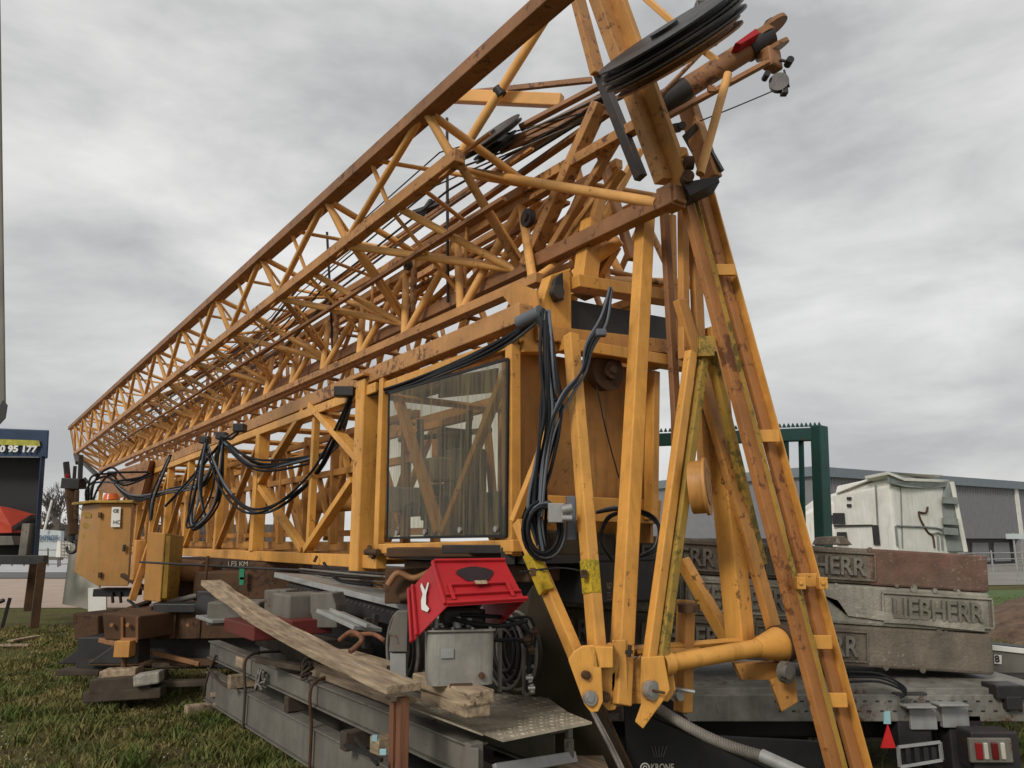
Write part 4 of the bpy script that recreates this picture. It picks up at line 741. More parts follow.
# inner second row of ballast seen at left between the legs
DECK=mat('scuffed grey deck steel',(.22,.21,.185),.6,var=.35,scale=6,dirt=.9,dirtcol=(.09,.08,.06),streak=.5,rust=.4,bump=.25,bscale=40)
trl=thing('flatbed_trailer',at(870,720,6.2),'low grey flatbed trailer carrying the concrete ballast blocks, rear lights at its right end','trailer')
dk=[at(560,668,6.0),at(1012,681,6.15),at(1012,676,6.9)+X*.1,at(560,655,6.9)]
zt=.665
MB().box(Vector((2.15,7.2,zt)),4.0,1.9,.05).build('deck',DECK,trl,.004)
yf=6.23
rb=MB().box(Vector((2.15,yf,zt-.11)),4.0,.06,.19).build('rear_beam',DECK,trl,.006)
for i in range(22):
    for j in range(2): MB().box(Vector((2.0+i*.095+.03*j,yf-.032,zt-.06-.07*j)),.028,.004,.011).build('hole',DARK,rb)
for x,yy in ((918,706),(950,704)): MB().box(at(x,yy,6.12),.22,.12,.015).box(at(x+4,yy+13,6.2),.20,.05,.14).build('lamp_shelf',GALV2,trl,.004)
for x in (1.3,2.5,3.25): MB().box(Vector((x,yf+.25,.30)),.09,.12,.5).build('chassis_post',DARK,trl,.006)
MB().box(Vector((1.9,7.2,.40)),3.2,1.2,.30).build('chassis',DARK,trl,.02)
MB().box(at(1003,690,6.25),.22,.2,.10).box(at(1010,702,6.2),.12,.12,.10).build('corner_bracket',DARK,trl,.01)
for k in range(3): MB().path(spline([at(846,672+k*5,6.1),at(880,674+k*4,6.08),at(905,688+k*2,6.08),at(900,698,6.1)]),.009,6).build('loose_cable',CABLE,trl)

lp=MB().box(at(988,748,6.0),.34,.2,.26).build('tail_light',DARK,trl,.012)
MB().box(at(990,750,5.87),.30,.03,.16).build('lens_frame',GALV,lp,.006)
for x,m in ((979,LAMPR),(986,LAMPW),(995,LAMPD),(1003,LAMPW)): MB().box(at(x,751,5.85),.045 if x in(979,995) else .03,.02,.11).build('lens',m,lp,.006)
MB().tube(at(968,750,5.98),at(972,750,5.98),.10,16).build('lamp_boot',BLACK,lp)
nf=MB().bar(at(898,747,5.9),at(940,742,5.9),.02,.02).bar(at(900,767,5.9),at(942,760,5.9),.02,.02).bar(at(898,747,5.9),at(900,767,5.9),.02,.02).bar(at(940,742,5.9),at(942,760,5.9),.02,.02).build('plate_frame',GALV2,trl)
MB().prism([at(899,748,5.92),at(940,743,5.92),at(942,760,5.92),at(901,766,5.92)],Yv*.03).build('plate_holder',BLACK,trl)
for x in (908,917,926,934): MB().box(at(x,755,5.9),.035,.01,.10).build('plate_rib',DARK,trl)
MB().box(at(908,725,6.3),.25,.2,.5).box(at(960,740,6.3),.25,.2,.4).build('bumper_bracket',DARK,trl,.01)
for x in (780,725,): 
    c_=at(x,735,7.3); MB().disc(c_,X,.33,.25,30).disc(c_,X,.18,.28,20).build('wheel',BLACK,trl,.03)
MB().prism([at(881,748,5.85),at(888,724,5.85),at(896,748,5.85)],Yv*.01).build('warning_triangle',mat('bright red cloth',(.55,.015,.015),.6),None,0,('bright red warning triangle tag hanging under the trailer rear beam','tag'))
MB().prism([at(884,724,5.86),at(884,712,5.86),at(890,711,5.86),at(891,724,5.86)],Yv*.01).build('tag_strap',CYAN,None,0,('light blue strap holding the red triangle under the trailer','strap'))
# second trailer piece at right edge
gb=thing('grey_container_bin',at(1010,680,7.8),'grey steel bin with white rim and small white number plate beside the ballast','bin')
MB().prism([at(992,648,7.6),at(1045,654,7.6),at(1045,688,7.6),at(992,684,7.6)],Yv*.8).build('body',GALV,gb,.01); MB().prism([at(991,645,7.58),at(1045,651,7.58),at(1045,656,7.58),at(991,650,7.58)],Yv*.05).build('rim',WHITE,gb,.002)
MB().prism([at(991,643,8.4),at(1045,648,8.4),at(1045,651,7.7),at(991,645,7.7)],Z*.01).build('lid',BLACK,gb); MB().prism([at(994,654.5,7.59),at(1001,655,7.59),at(1001,664,7.59),at(994,663.5,7.59)],-Yv*.01).build('number_plate',WHITE,gb); text('lettering','8',at(995.3,662.5,7.575),X,Z,.065,DARK,gb,.002,bold=.03)
MB().box(at(1006,683,7.5),.5,.3,.15).box(at(1014,703,7.5),.08,.1,.14).build('frame',DARK,gb,.01)
# ================================================================ green post frame
gf=thing('green_steel_frame',at(820,600,8.4),'dark green steel frame with toothed top bar standing behind the ballast','steel frame')
MB().bar(at(819,426,8.4),at(826,600,8.4),.16,.12).build('post',GREEN,gf,.01); MB().bar(at(655,440,8.9),at(825,434,8.4),.10,.14,Yv).build('top_bar',GREEN,gf,.008)
for x in (786,801): MB().bar(at(x,440,8.5),at(x+4,600,8.5),.035,.05).build('upright_bar',GREEN,gf,.004)
tt=MB()
for i in range(38):
    x=657+i*4.4; Y=8.9-.5*i/38; q=at(x,440-.17*i*.95-8+i*.0,Y); tt.prism([q-X*.02,q+X*.02,q+Z*.045],Yv*.03)
tt.build('teeth',GREEN,gf)
# ================================================================ white truck cab
tk2=thing('truck_cab',Vector((10.5,23,0)),'dirty white lorry cab with roof deflector parked behind the ballast blocks','truck')
c0=at(889,480,22); 
def tp(x,y,Y): return at(x,y,Y)
low=lambda p,z: Vector((p.x,p.y,z))
LFt,Ct,RRt=at(833,494,24.2),at(890,484,22),at(952,486,23.4)
FR=at(800,512,25.2)
body=MB(); pts_t=[LFt,Ct,RRt,RRt+(LFt-Ct)]; pts_b=[low(p,.9) for p in pts_t]; body.box8(pts_b+pts_t)
body.build('cab_body',TRUCK,tk2,.08)
MB().add([low(FR,.9),low(LFt,.9),LFt-Z*.15,FR,low(FR,.9)+(RRt-Ct),low(LFt,.9)+(RRt-Ct),LFt-Z*.15+(RRt-Ct),FR+(RRt-Ct)],[(0,1,2,3),(5,4,7,6),(1,5,6,2),(4,0,3,7),(3,2,6,7),(4,5,1,0)]).build('cab_nose',TRUCK,tk2,.15)
MB().prism([at(888,472.5,21.9),at(835,494,24),at(837,486,24),at(860,481,23)],(RRt-Ct)*.9).build('roof_deflector',TRUCK,tk2,.03)
MB().prism([at(888,472,21.8),at(889,483,21.8),at(905,487,22.1),at(930,489,22.8),at(955,486,23.3),at(955,480,23.3),at(920,479,22.6)],(LFt-Ct).normalized()*.05).build('deflector_edge',TGREY,tk2,.01)
MB().prism([at(888,471.5,21.7),at(905,478,22.1),at(950,480,23.2),at(950,482.5,23.2),at(905,481,22.1),at(889,474.5,21.7)],(LFt-Ct).normalized()*.9).build('deflector_edge',TRUCK,tk2,.01)
MB().prism([at(949,481,23.1),at(954,481,23.1),at(967,552,23.1),at(948,552,23.1),at(937,512,23.1)],(LFt-Ct).normalized()*.3).build('side_fairing',TGREY,tk2,.03)
MB().bar(at(952,482,23.05),at(966,552,23.05),.08,.1).build('fairing_edge',TRUCK,tk2,.01)
for y in (500,521,531): MB().bar(at(943,y,22.95),at(957,y+1,22.95),.14,.2,Yv).build('fairing_step',TGREY,tk2,.01)
sdir=(LFt-Ct).normalized(); 
def sidept(x,z): # on side face
    k=(889-x)/56.; p=Ct+(LFt-Ct)*k; return Vector((p.x,p.y,z))-P*0
nS=Vector((-sdir.y,sdir.x,0)); nS=nS if nS.y<0 else -nS
def sp(x,y): 
    r=ray(x,y); n=nS; t_=(Ct-O).dot(n)/r.dot(n); return O+r*t_+n*.02
for q,m,nm in (([(834,513),(845,513),(846,524),(834,524)],DARK,'side_window'),([(873,525),(879,525),(881,545),(875,545)],DARK,'side_grille'),([(835,525),(873,524.5),(873,526),(835,527)],DARK,'body_seam'),([(838,532),(847,532),(849,545),(838,545)],DARK,'side_window'),([(811,516),(833,515),(833,524),(811,524)],DARK,'side_window'),([(848,497),(852,497),(852,500),(848,500)],DARK,'marker_lamp'),([(848,504),(852,504),(852,507),(848,507)],DARK,'marker_lamp'),([(876,485),(877,485),(879,524),(878,524)],TGREY,'body_seam')):
    MB().prism([sp(*p_) for p_ in q],nS*.03).build(nm,m,tk2)
MB().prism([sp(x,y)-nS*.05 for x,y in ((798,565),(798,513),(803,506),(812,499),(834,492.5),(860,484),(889,478),(890,565))],(RRt-Ct)*.93).build('cab_shell',TRUCK,tk2,.10)
rdir=(RRt-Ct).normalized(); nR=Vector((rdir.y,-rdir.x,0)); 
def rp_(x,y):
    r=ray(x,y); t_=(Ct-O).dot(nR)/r.dot(nR); return O+r*t_+nR*.02
for pl in ([(918,512),(920,520),(927,532),(932,536),(934,548)],[(918,512),(925,513),(927,507)],[(932,534),(940,534),(942,550)],[(937,536),(938,550)],[(896,526),(935,528),(942,532)],[(895,526),(897,546)]):
    MB().path(spline([rp_(*p_) for p_ in pl],4),.03,6).build('rear_pipe',RUST if pl[0][0]==918 else TGREY,tk2)
for x in (900,): MB().bar(rp_(x,486),rp_(x+2,548),.03,.02).build('body_seam',TGREY,tk2)
MB().box(Vector((10.5,24,.5)),2,4,.8).build('chassis',DARK,tk2,.1)
for dx,dy in ((-1.2,-.6),(1.2,-.8),(-1.2,2.2)): MB().disc(Vector((10.5+dx,23+dy,.5)),X,.5,.3,24).build('wheel',BLACK,tk2,.05)
# ================================================================ warehouse
wh=thing('warehouse',Vector((32,56,0)),'long grey clad warehouse with blue grey roof edge and white columns in the background','building')
pL,pR=Vector((18.9,48.6,0)),Vector((62,75,0)); wd_=(pR-pL).normalized(); wn=Vector((wd_.y,-wd_.x,0)); Ltot=(pR-pL).length
def wb_(s0,s1,z0,z1,off,th,m,nm,par=None,b=0):
    c=pL+wd_*((s0+s1)/2)+Z*((z0+z1)/2)+wn*(off-th/2); return MB().box(c,s1-s0,th,z1-z0,wd_,wn,Z).build(nm,m,par or wh,b)
wb_(0,Ltot,1.9,5.7,0,20,CLAD,'upper_wall'); wb_(0,Ltot,0,1.9,-.5,19,DARK,'lower_wall'); wb_(-.3,Ltot,5.7,6.3,.35,21,ROOFM,'roof')
rbm=MB()
for i in range(140):
    s=.3+i*.35; rbm.box(pL+wd_*s+Z*3.8+wn*.01,.05,.03,3.75,wd_,wn,Z)
rbm.build('cladding_ribs',CLAD,wh)
for s in (6.5,15.2,24,33): wb_(s,s+.5,1.9,5.7,.12,.1,WHITE,'white_column'); wb_(s-.1,s+.7,0,1.9,.1,.6,GALV2,'column_base')
for s in (2.5,9,12,18,21): wb_(s,s+2.2,.2,1.6,-.42,.1,CLAD,'lower_panel')
# fence along the yard in front of the warehouse
fn=thing('steel_fence',Vector((32,47,0)),'grey tubular steel fence in front of the warehouse','fence')
for z in (.35,.7,1.05): MB().tube(Vector((20,42,z)),Vector((50,57,z)),.035,6).build('rail',GALV2,fn)
for i in range(12): MB().tube(Vector((20+i*2.6,42+i*1.3,0)),Vector((20+i*2.6,42+i*1.3,1.2)),.05,6).build('fence_post',GALV2,fn)
sg=thing('sign_stand',at(1020,590,34),'small white sign on a thin post near the warehouse fence','sign'); MB().tube(Vector((WL['sign_stand'].x,34,0)),Vector((WL['sign_stand'].x,34,2.1)),.04,6).build('pole',GALV2,sg); MB().box(Vector((WL['sign_stand'].x,33.9,1.95)),.75,.04,.22).build('sign_panel',SIGNW,sg)
# ================================================================ left background
tb=thing('tipper_trailer',at(20,560,16),'dark blue lorry body with a white phone number on its upper board','trailer')
def lp_(x,y,Y=16): return at(x,y,Y)
MB().prism([lp_(-60,426),lp_(48.5,430),lp_(47,458.5),lp_(-60,456)],Yv*.04).build('name_board',NAVY,tb,.02)
MB().prism([lp_(-60,437,15.95),lp_(39,440.5,15.95),lp_(40,446,15.95),lp_(-60,443,15.95)],Yv*.02).build('yellow_strip',YSTRIP,tb)
text('lettering','0 95 177',lp_(-.5,452.2,15.94),(X-Z*.012),Z,.145,WHITE,tb,.01,bold=.045,width=.78)
MB().bar(lp_(-60,456.5,15.96),lp_(39,457.2,15.96),.02,.01).build('thin_line',PALE,tb)
MB().bar(lp_(43,456,15.98),lp_(35.5,560,15.98),.14,.03,Yv).build('frame_post',NAVY,tb,.01)
MB().prism([lp_(-60,456,16.6),lp_(40,458,16.6),lp_(34,560,16.6),lp_(-60,560,16.6)],Yv*.02).build('interior',BLACK,tb)
MB().prism([lp_(-40,500,15.9),lp_(0,507,15.9),lp_(31,515,16.3),lp_(12,527,15.9),lp_(12,533,15.9),lp_(-40,534,15.9)],Yv*.3).build('orange_panel',ORNG,tb,.01)
MB().prism([lp_(12,527,15.85),lp_(31,514.5,16.2),lp_(32,518,16.2),lp_(14,530,15.85)],Yv*.2).build('panel_edge',DARK,tb); MB().box(lp_(27,540,15.9),.16,.2,.65).build('inner_post',GALV,tb,.01)
MB().prism([lp_(-40,536,15.8),lp_(12,536,15.8),lp_(14,545,15.8),lp_(-40,546,15.8)],Yv*.6).build('step_plate',GALV,tb,.01)
MB().bar(lp_(-60,559,15.8),lp_(46,560,15.8),.18,.16,Z).build('bottom_rail',DARK,tb,.01)
for x,x2,y2,Y in ((42,34,628,15.6),(34,27.5,611,16.4)): MB().bar(at(x,562,Y),at(x2,y2,Y),.15,.12).build('leg',RUST,tb,.01)
MB().bar(at(10,598,14.8),at(2,628,14.8),.06,.05).bar(at(-8,605,14.8),at(4,600,14.8),.06,.05).build('steel_lever',DARK,None,0,('dark steel bar leaning in the grass at the far left','steel bar'))
MB().prism([at(70,545,17),at(97,547,16.4),at(100,612,16.4),at(62,604,17)],Yv*.08).build('pale_panel',PALE,None,.01,('pale upright panel standing behind the orange control cabinet','panel'))
MB().prism([at(88,588,16.3),at(106,588,16.3),at(106,612,16.3),at(88,612,16.3)],Yv*.05).build('white_sheet',WHITE,None,0,('small white sheet glimpsed under the orange control cabinet','panel'))
ex=thing('billboard',at(48,557,40),'white roadside panel with blue lettering behind the hanging hook','sign'); MB().prism([at(35,529,40),at(61,531,40),at(60,557,40),at(33,556,40)],Yv*.3).build('panel',SIGNW,ex); text('lettering','EXPRESS',at(38,540.5,39.9),X,Z,.26,BLUEG,ex,.02,bold=.02,width=1.0); text('lettering','(',at(35.8,541,39.9),X,Z,.32,BLUEG,ex,.02,bold=.02)
MB().box(at(46,558,40.2),1.6,.3,.2).tube(at(36,556,40),at(36,566,40),.04,6).tube(at(58,557,40),at(58,567,40),.04,6).build('support',GALV,ex)
MB().tube(at(44,531,39.8),at(52,500,39.8),.05,6).build('flag_pole',WHITE,None,0,('thin white leaning pole above the roadside panel','pole'))
cg=thing('wire_crate',at(66,560,38),'white wire mesh container standing right of the roadside panel','container')
MB().box(at(68,549,38),.7,.7,.75).build('liner',WHITE,cg)
wm=MB()
for i in range(6): wm.bar(at(61,541+i*3.4,37.6),at(76,541+i*3.4,37.6),.03,.02)
for i in range(6): wm.bar(at(61+i*3,541,37.6),at(61+i*3,559,37.6),.03,.02)
wm.build('mesh_cage',GALV,cg)
wf=thing('mesh_fence',at(46,570,39),'light wire mesh fence along the road in the left background','fence')
for i in range(14): MB().tube(at(-60+i*12,566,38),at(-60+i*12,548,38),.035,6).build('fence_post',GALV,wf)
for y in (550,557,564): MB().tube(at(-80,y,38),at(120,y,38),.02,5).build('wire',GALV,wf)
# grey container edge, upper left
ce=thing('grey_container',at(-40,500,6),'edge of a tall grey container wall at the extreme left','container'); MB().prism([at(-90,-40,6),at(-1,-40,6),at(5,408,6),at(-90,430,6)],Yv*.02).build('wall',GALV,ce,.01); MB().prism([at(3,400,5.95),at(7,405,5.95),at(5,418,5.95),at(-6,430,5.95),at(-6,415,5.95)],Yv*.01).build('corner_flap',DARK,ce); MB().bar(at(-80,420,6.1),at(-80,640,6.1),.15,.15).build('support_leg',GALV,ce)
# wood under the outrigger
for i,(q,th,m,lab) in enumerate((((104,674,140,671),.10,WOOD,'flat top timber pad under the outrigger jack foot'),((100,683,160,679),.15,WOODD,'middle timber sleeper of the outrigger stack'),((94,693,170,688),.11,WOODD,'bottom dark timber sleeper on the grass under the outrigger stack'))):
    MB().bar(at(q[0],q[1],8.95),at(q[2],q[3],9.0),.55 if i else .3,th,Yv).build('timber_sleeper',m,None,.012,(lab,'timber sleeper'))
MB().bar(at(136,680,8.75),at(162,676,8.8),.25,.12,Yv).build('stone_block',CONCL,None,.02,('pale rough block lying at the right of the outrigger sleepers','block'))
MB().bar(at(62,671,9.9),at(105,671,9.9),.3,.06,Yv).build('timber_sleeper',WOODD,None,.01,('low mossy timber on the grass left of the outrigger stack','timber sleeper'))
MB().bar(at(155,664,9.6),at(210,663,9.7),.25,.06,Yv).build('timber_sleeper',WOOD,None,.01,('thin pale timber lying behind the outrigger stack','timber sleeper')); MB().bar(at(160,684,9.0),at(212,682,8.9),.16,.06,Yv).build('timber_sleeper',WOODD,None,.01,('narrow timber on the grass between outrigger stack and beams','timber sleeper'))
for q,lab in (((0,645,30,645),'longer pale board lying flat in the grass at the left edge'),((10,641,38,636),'shorter pale board lying across in the grass at the left')):
    a=ph(q[0],q[1],.05); b=ph(q[2],q[3],.05); MB().bar(a,b,.12,.03,Yv).build('grass_board',WOOD,None,.004,(lab,'board'))
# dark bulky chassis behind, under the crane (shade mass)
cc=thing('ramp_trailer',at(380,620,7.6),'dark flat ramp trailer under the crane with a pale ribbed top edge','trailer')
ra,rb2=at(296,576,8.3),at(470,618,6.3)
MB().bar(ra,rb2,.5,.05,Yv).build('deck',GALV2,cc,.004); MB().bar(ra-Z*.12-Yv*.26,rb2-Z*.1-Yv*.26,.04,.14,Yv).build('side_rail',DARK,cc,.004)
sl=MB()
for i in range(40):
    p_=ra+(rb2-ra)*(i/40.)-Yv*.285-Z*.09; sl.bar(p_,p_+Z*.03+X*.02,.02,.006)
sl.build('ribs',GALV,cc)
MB().prism([at(300,584,8.6),at(540,606,6.2),at(540,690,6.2),at(300,650,8.6)],Yv*.2).build('shade_backdrop',BLACK,cc)  # black sheet standing in for the shade under the crane
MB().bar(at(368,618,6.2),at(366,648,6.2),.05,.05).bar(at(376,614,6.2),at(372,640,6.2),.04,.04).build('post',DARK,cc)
# ================================================================ ground & setting
def struct(o,name): o['kind']='structure'; return o
def groundmat():
    m=bpy.data.materials.new('grassy ground'); m.use_nodes=True; nt=m.node_tree; N=nt.nodes; b=N['Principled BSDF']; b.inputs['Roughness'].default_value=.95; b.inputs['Specular IOR Level'].default_value=.1
    g=N.new('ShaderNodeNewGeometry')
    def nz(s,d=8):
        n=N.new('ShaderNodeTexNoise'); n.inputs['Scale'].default_value=s; n.inputs['Detail'].default_value=d; n.inputs['Roughness'].default_value=.7; lnk(nt,g.outputs['Position'],n.inputs['Vector']); return n.outputs['Fac']
    def rp(f,st):
        r=N.new('ShaderNodeValToRGB'); 
        for i,(p_,c) in enumerate(st):
            e=r.color_ramp.elements[i] if i<2 else r.color_ramp.elements.new(p_); e.position=p_; e.color=(*c,1)
        lnk(nt,f,r.inputs[0]); return r.outputs[0]
    A=rp(nz(9),[(.3,(.055,.058,.02)),(.7,(.18,.165,.065)),(.5,(.10,.105,.035))]); B=rp(nz(14),[(.3,(.045,.03,.016)),(.7,(.14,.10,.055))])
    r=N.new('ShaderNodeMapRange'); r.inputs['From Min'].default_value=.47; r.inputs['From Max'].default_value=.62; lnk(nt,nz(.9),r.inputs[0])
    mx=N.new('ShaderNodeMix'); mx.data_type='RGBA'; lnk(nt,r.outputs[0],mx.inputs['Factor']); lnk(nt,A,mx.inputs[6]); lnk(nt,B,mx.inputs[7]); lnk(nt,mx.outputs[2],b.inputs['Base Color'])
    bp_=N.new('ShaderNodeBump'); bp_.inputs['Strength'].default_value=.8; bp_.inputs['Distance'].default_value=.03; lnk(nt,nz(25),bp_.inputs['Height']); lnk(nt,bp_.outputs[0],b.inputs['Normal']); return m
GM=groundmat()
def sheet(name,pts,z,m):
    o=MB().add([(x,y,z) for x,y in pts],[tuple(range(len(pts)))]).build(name,m); o['kind']='structure'; return o
sheet('ground',[(-600,-60),(600,-60),(600,900),(-600,900)],0,GM)
sheet('gravel_road',[(-80,19.5),(2,22),(4,38),(-80,36)],.012,GRAV); sheet('pavement',[(-200,36.2),(4,38.2),(8,44),(-200,42)],.02,ASPH); sheet('concrete_yard',[(-300,42.3),(8,44.3),(8,120),(-300,160)],.03,CONCW)
sheet('grass_verge',[(9,16),(60,28),(60,38),(9,27)],.015,mat('green verge',(.075,.12,.03),.9,var=.3,scale=3,bump=.5)); sheet('yard_road',[(9,30),(80,44),(90,90),(9,60)],.02,mat('dusty yard surface',(.24,.225,.20),.95,var=.2,scale=.4))
# soil mound
mv=[];mf=[];n=26
for j in range(n):
    for i in range(n):
        s,t_=i/(n-1)*2-1,j/(n-1)*2-1; r_=math.hypot(s,t_); mv.append((12.5+s*4.0,15.5+t_*3.0,max(-.05,1.15*(1-r_**1.6))+random.uniform(-.05,.05)))
for j in range(n-1):
    for i in range(n-1): mf.append((j*n+i,j*n+i+1,(j+1)*n+i+1,(j+1)*n+i))
o=MB().add(mv,mf).build('soil_mound',DIRT); o['kind']='structure'
# grass blades
def leafmat(name,c1,c2):
    m=bpy.data.materials.new(name); m.use_nodes=True; nt=m.node_tree; N=nt.nodes; b=N['Principled BSDF']; b.inputs['Roughness'].default_value=.7; b.inputs['Specular IOR Level'].default_value=.15
    g=N.new('ShaderNodeNewGeometry'); n=N.new('ShaderNodeTexNoise'); n.inputs['Scale'].default_value=1.6; n.inputs['Detail'].default_value=7; lnk(nt,g.outputs['Position'],n.inputs['Vector'])
    mr=N.new('ShaderNodeMapRange'); mr.inputs['From Min'].default_value=.38; mr.inputs['From Max'].default_value=.62; lnk(nt,n.outputs['Fac'],mr.inputs[0])
    ad=N.new('ShaderNodeMath'); ad.operation='ADD'; ad.use_clamp=True; mu=N.new('ShaderNodeMath'); mu.operation='MULTIPLY_ADD'; mu.inputs[1].default_value=.7; mu.inputs[2].default_value=-.35; lnk(nt,g.outputs['Random Per Island'],mu.inputs[0]); lnk(nt,mr.outputs[0],ad.inputs[0]); lnk(nt,mu.outputs[0],ad.inputs[1])
    mx=N.new('ShaderNodeMix'); mx.data_type='RGBA'; mx.inputs[6].default_value=(*c1,1); mx.inputs[7].default_value=(*c2,1); lnk(nt,ad.outputs[0],mx.inputs['Factor']); lnk(nt,mx.outputs[2],b.inputs['Base Color']); return m
def grass(name,N_,sampler,hgt,m):
    xy=sampler(N_); N_=len(xy); h=hgt*rng.uniform(.35,1.3,N_)*(1+.9*(np.sin(xy[:,0]*2.1+1.3*np.sin(xy[:,1]*1.7))*np.cos(xy[:,1]*1.3)>.55)); a=rng.uniform(0,2*np.pi,N_); w=rng.uniform(.003,.007,N_)*(1+.05*xy[:,1]); ln=rng.uniform(.3,1.1,N_)*h; b=a+rng.uniform(-1.5,1.5,N_)+np.pi/2
    v=np.zeros((N_,5,3)); dx=np.stack([np.cos(a),np.sin(a)],1); lb_=np.stack([np.cos(b),np.sin(b)],1)
    v[:,0,:2]=xy-dx*w[:,None]; v[:,1,:2]=xy+dx*w[:,None]; mid=xy+lb_*(ln*.35)[:,None]
    v[:,2,:2]=mid+dx*w[:,None]*.8; v[:,3,:2]=mid-dx*w[:,None]*.8; v[:,2,2]=v[:,3,2]=h*.6; v[:,4,:2]=xy+lb_*ln[:,None]; v[:,4,2]=h
    h=np.minimum(h,.3); idx=np.arange(N_)*5; me=bpy.data.meshes.new(name); me.vertices.add(N_*5); me.vertices.foreach_set('co',v.reshape(-1).astype(np.float32))
    loops=np.stack([idx,idx+1,idx+2,idx+3, idx+3,idx+2,idx+4],1).reshape(-1); me.loops.add(len(loops)); me.loops.foreach_set('vertex_index',loops.astype(np.int32))
    me.polygons.add(N_*2); st=np.stack([np.arange(N_)*7,np.arange(N_)*7+4],1).reshape(-1); me.polygons.foreach_set('loop_start',st.astype(np.int32)); me.update(); me.validate()
    me.materials.append(m); o=bpy.data.objects.new(name,me); col.objects.link(o); return o
def samp(px0,px1,y0,y1,near=3.6):
    def f(n):
        # density falls off with distance
        Y=near+ (y1-near)*rng.uniform(0,1,n)**1.35; x=Y*rng.uniform((px0-512)/788,(px1-512)/788,n); k=np.ones(n,bool)
        bare=(np.sin(x*1.1+2*np.sin(Y*.8))+np.sin(Y*1.6+x*.7)+.6*np.sin(x*4.1)*np.sin(Y*3.7)); k=(bare<.75)|(rng.uniform(0,1,n)<.18); return np.stack([x,Y],1)[k]
    return f
def tufts(n):
    out=[]
    line=[W(u,2.25,0) for u in np.linspace(4,9.2,40)]+[at(x,0,8.7) for x in range(90,175,6)]+[at(x,0,9.6) for x in range(60,110,8)]
    for i in range(n):
        if i<90: c=line[int(rng.integers(len(line)))]; c=(c[0]+rng.normal(0,.08),c[1]+rng.normal(0,.08))
        else: Y=rng.uniform(4.6,11); c=(Y*rng.uniform(-.66,-.22),Y)
        out.append(np.stack([rng.normal(c[0],.05,45),rng.normal(c[1],.05,45)],1))
    return np.concatenate(out)
GL=leafmat('grass blades',(.075,.092,.022),(.26,.21,.085)); GL2=leafmat('fresh grass blades',(.085,.125,.028),(.18,.165,.06))
tag(grass('grass',170000,samp(-60,420,4,17),.036,GL),'short patchy grass growing over the ground on the left','grass',kind='stuff')
tag(grass('grass_patch',40000,samp(640,1090,5,26,4.2),.06,GL2),'rough fresh grass around the trailer on the right','grass',kind='stuff')
tag(grass('grass_tufts',230,tufts,.10,GL2),'longer tufts of fresh grass along the beams and timbers','grass',kind='stuff')
# litter
lm=MB()
for i in range(420):
    Y=random.uniform(5.0,13) if i<300 else random.uniform(4.6,7); x=Y*random.uniform(-.66,-.20); s=random.uniform(.005,.014); c=Vector((x,Y,.03)); lm.box(c,s,s*random.uniform(.6,1.5),s*.6)
tag(lm.build('pebbles',mat('pale stone chips',(.42,.39,.34),.8)),'pale stone chips and leaf bits scattered in the grass','stones',kind='stuff')
# bare trees in the left distance
def tree(x,y,h,lab,seed):
    r=random.Random(seed); t=thing('bare_tree',(x,y,0),lab,'tree','bare trees in the left distance'); tr=MB(); cr=MB()
    def grow(p,d,l,rad,k):
        q=p+d*l; (tr if k<2 else cr).tube(p,q,rad,5,r2=rad*.65,caps=False)
        if k>=5: return
        for _ in range(4 if k<3 else 3):
            nd=(d+Vector((r.uniform(-.8,.8),r.uniform(-.8,.8),r.uniform(-.15,.55)))).normalized(); grow(p+d*l*r.uniform(.5,1),nd,l*r.uniform(.55,.8),rad*.6,k+1)
    grow(Vector((x,y,0)),Vector((0,0,1)),h*.3,h*.02,0); tr.build('trunk',BARK,t); cr.build('crown',BARK,t)
for i,(x,y,h,lab) in enumerate(((-53,92,12.5,'tallest bare tree just left of the hanging hook'),(-57,95,9,'bare tree left of the tallest one beyond the road'),(-49,90,8.5,'low bare tree directly behind the hanging hook'),(-61,92,8,'bare tree partly hidden by the blue lorry body'))): tree(x,y,h,lab,i+3)
hb=MB()
for i in range(1600):
    x=random.uniform(-90,-38); y=random.uniform(97,104); z=random.uniform(0,1)*(5.0+1.6*math.sin(x*.5)+1.0*math.sin(x*1.3+2)); s=random.uniform(.25,.6); d_=Vector((random.uniform(-1,1),random.uniform(-1,1),random.uniform(.2,1)))*s*1.6; hb.tube(Vector((x,y,z)),Vector((x,y,z))+d_,.10,4,r2=.02,caps=False)
tag(hb.build('distant_hedge',BARK),'brown leafless thicket beyond the road on the left','hedge',kind='stuff')
sheet('far_bank',[(-160,96),(-30,96),(-30,130),(-160,130)],.05,BARK)
mbk=MB().box((-75,104,1.9),90,1,3.8).build('wooded_bank',BARK); mbk['kind']='structure'
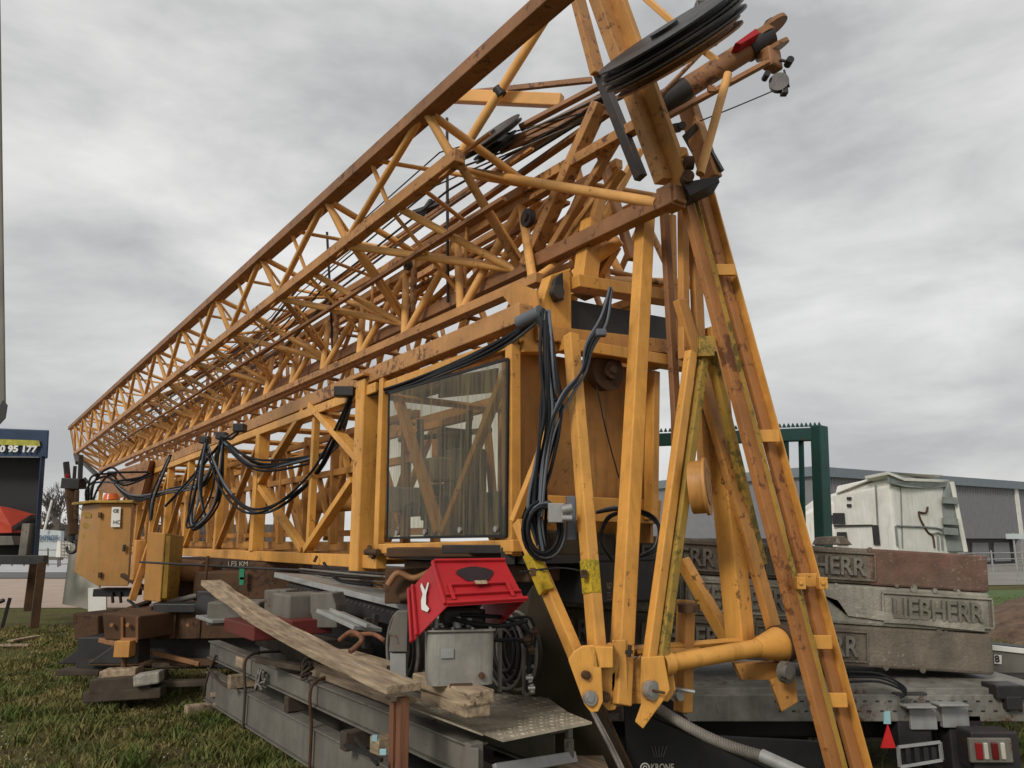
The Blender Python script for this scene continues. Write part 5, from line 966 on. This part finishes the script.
# ================================================================ sky, sun, camera
w=bpy.data.worlds.new('World'); sc.world=w; w.use_nodes=True; nt=w.node_tree; N=nt.nodes; bg=N['Background']
sky=N.new('ShaderNodeTexSky'); sky.sky_type='NISHITA'; sky.sun_disc=False; EL,AZ=math.radians(34),math.radians(212); sky.sun_elevation=EL; sky.sun_rotation=AZ
tc_=N.new('ShaderNodeTexCoord'); mp=N.new('ShaderNodeMapping'); mp.inputs['Scale'].default_value=(1,1,2.6); mp.inputs['Rotation'].default_value=(0,0,.4); lnk(nt,tc_.outputs['Generated'],mp.inputs[0])
def wn_(s,d,ro,off=(0,0,0)):
    n=N.new('ShaderNodeTexNoise'); n.inputs['Scale'].default_value=s; n.inputs['Detail'].default_value=d; n.inputs['Roughness'].default_value=ro; n.inputs['Distortion'].default_value=.25; lnk(nt,mp.outputs[0],n.inputs[0]); return n.outputs['Fac']
r=N.new('ShaderNodeValToRGB'); E=r.color_ramp.elements; E[0].position=.36; E[0].color=(.47,.475,.48,1); E[1].position=.66; E[1].color=(.86,.855,.84,1); e=E.new(.5); e.color=(.665,.665,.655,1); lnk(nt,wn_(2.6,7,.55),r.inputs[0])
sc_=N.new('ShaderNodeMix'); sc_.data_type='RGBA'; sc_.blend_type='MULTIPLY'; sc_.inputs['Factor'].default_value=1; lnk(nt,sky.outputs[0],sc_.inputs[6]); sc_.inputs[7].default_value=(.08,.08,.08,1)
mx=N.new('ShaderNodeMix'); mx.data_type='RGBA'; mx.inputs['Factor'].default_value=.93; lnk(nt,sc_.outputs[2],mx.inputs[6]); lnk(nt,r.outputs[0],mx.inputs[7]); lnk(nt,mx.outputs[2],bg.inputs[0]); bg.inputs[1].default_value=1.0
sl_=bpy.data.lights.new('sun','SUN'); sl_.energy=1.75; sl_.angle=math.radians(14); sl_.color=(1,.95,.86); so=bpy.data.objects.new('sun',sl_); col.objects.link(so)
sd=Vector((math.sin(AZ)*math.cos(EL),math.cos(AZ)*math.cos(EL),math.sin(EL))); so.rotation_euler=(-sd).to_track_quat('-Z','Y').to_euler()
cam=bpy.data.cameras.new('camera'); cam.sensor_width=36; cam.lens=F/1024*36; cam.clip_end=3000; co=bpy.data.objects.new('camera',cam); col.objects.link(co); co.location=O; co.rotation_euler=(math.pi/2+TH,0,0); sc.camera=co
sc.view_settings.view_transform='Standard'; sc.view_settings.look='None'; sc.view_settings.exposure=0
sc.render.resolution_x=1024; sc.render.resolution_y=768
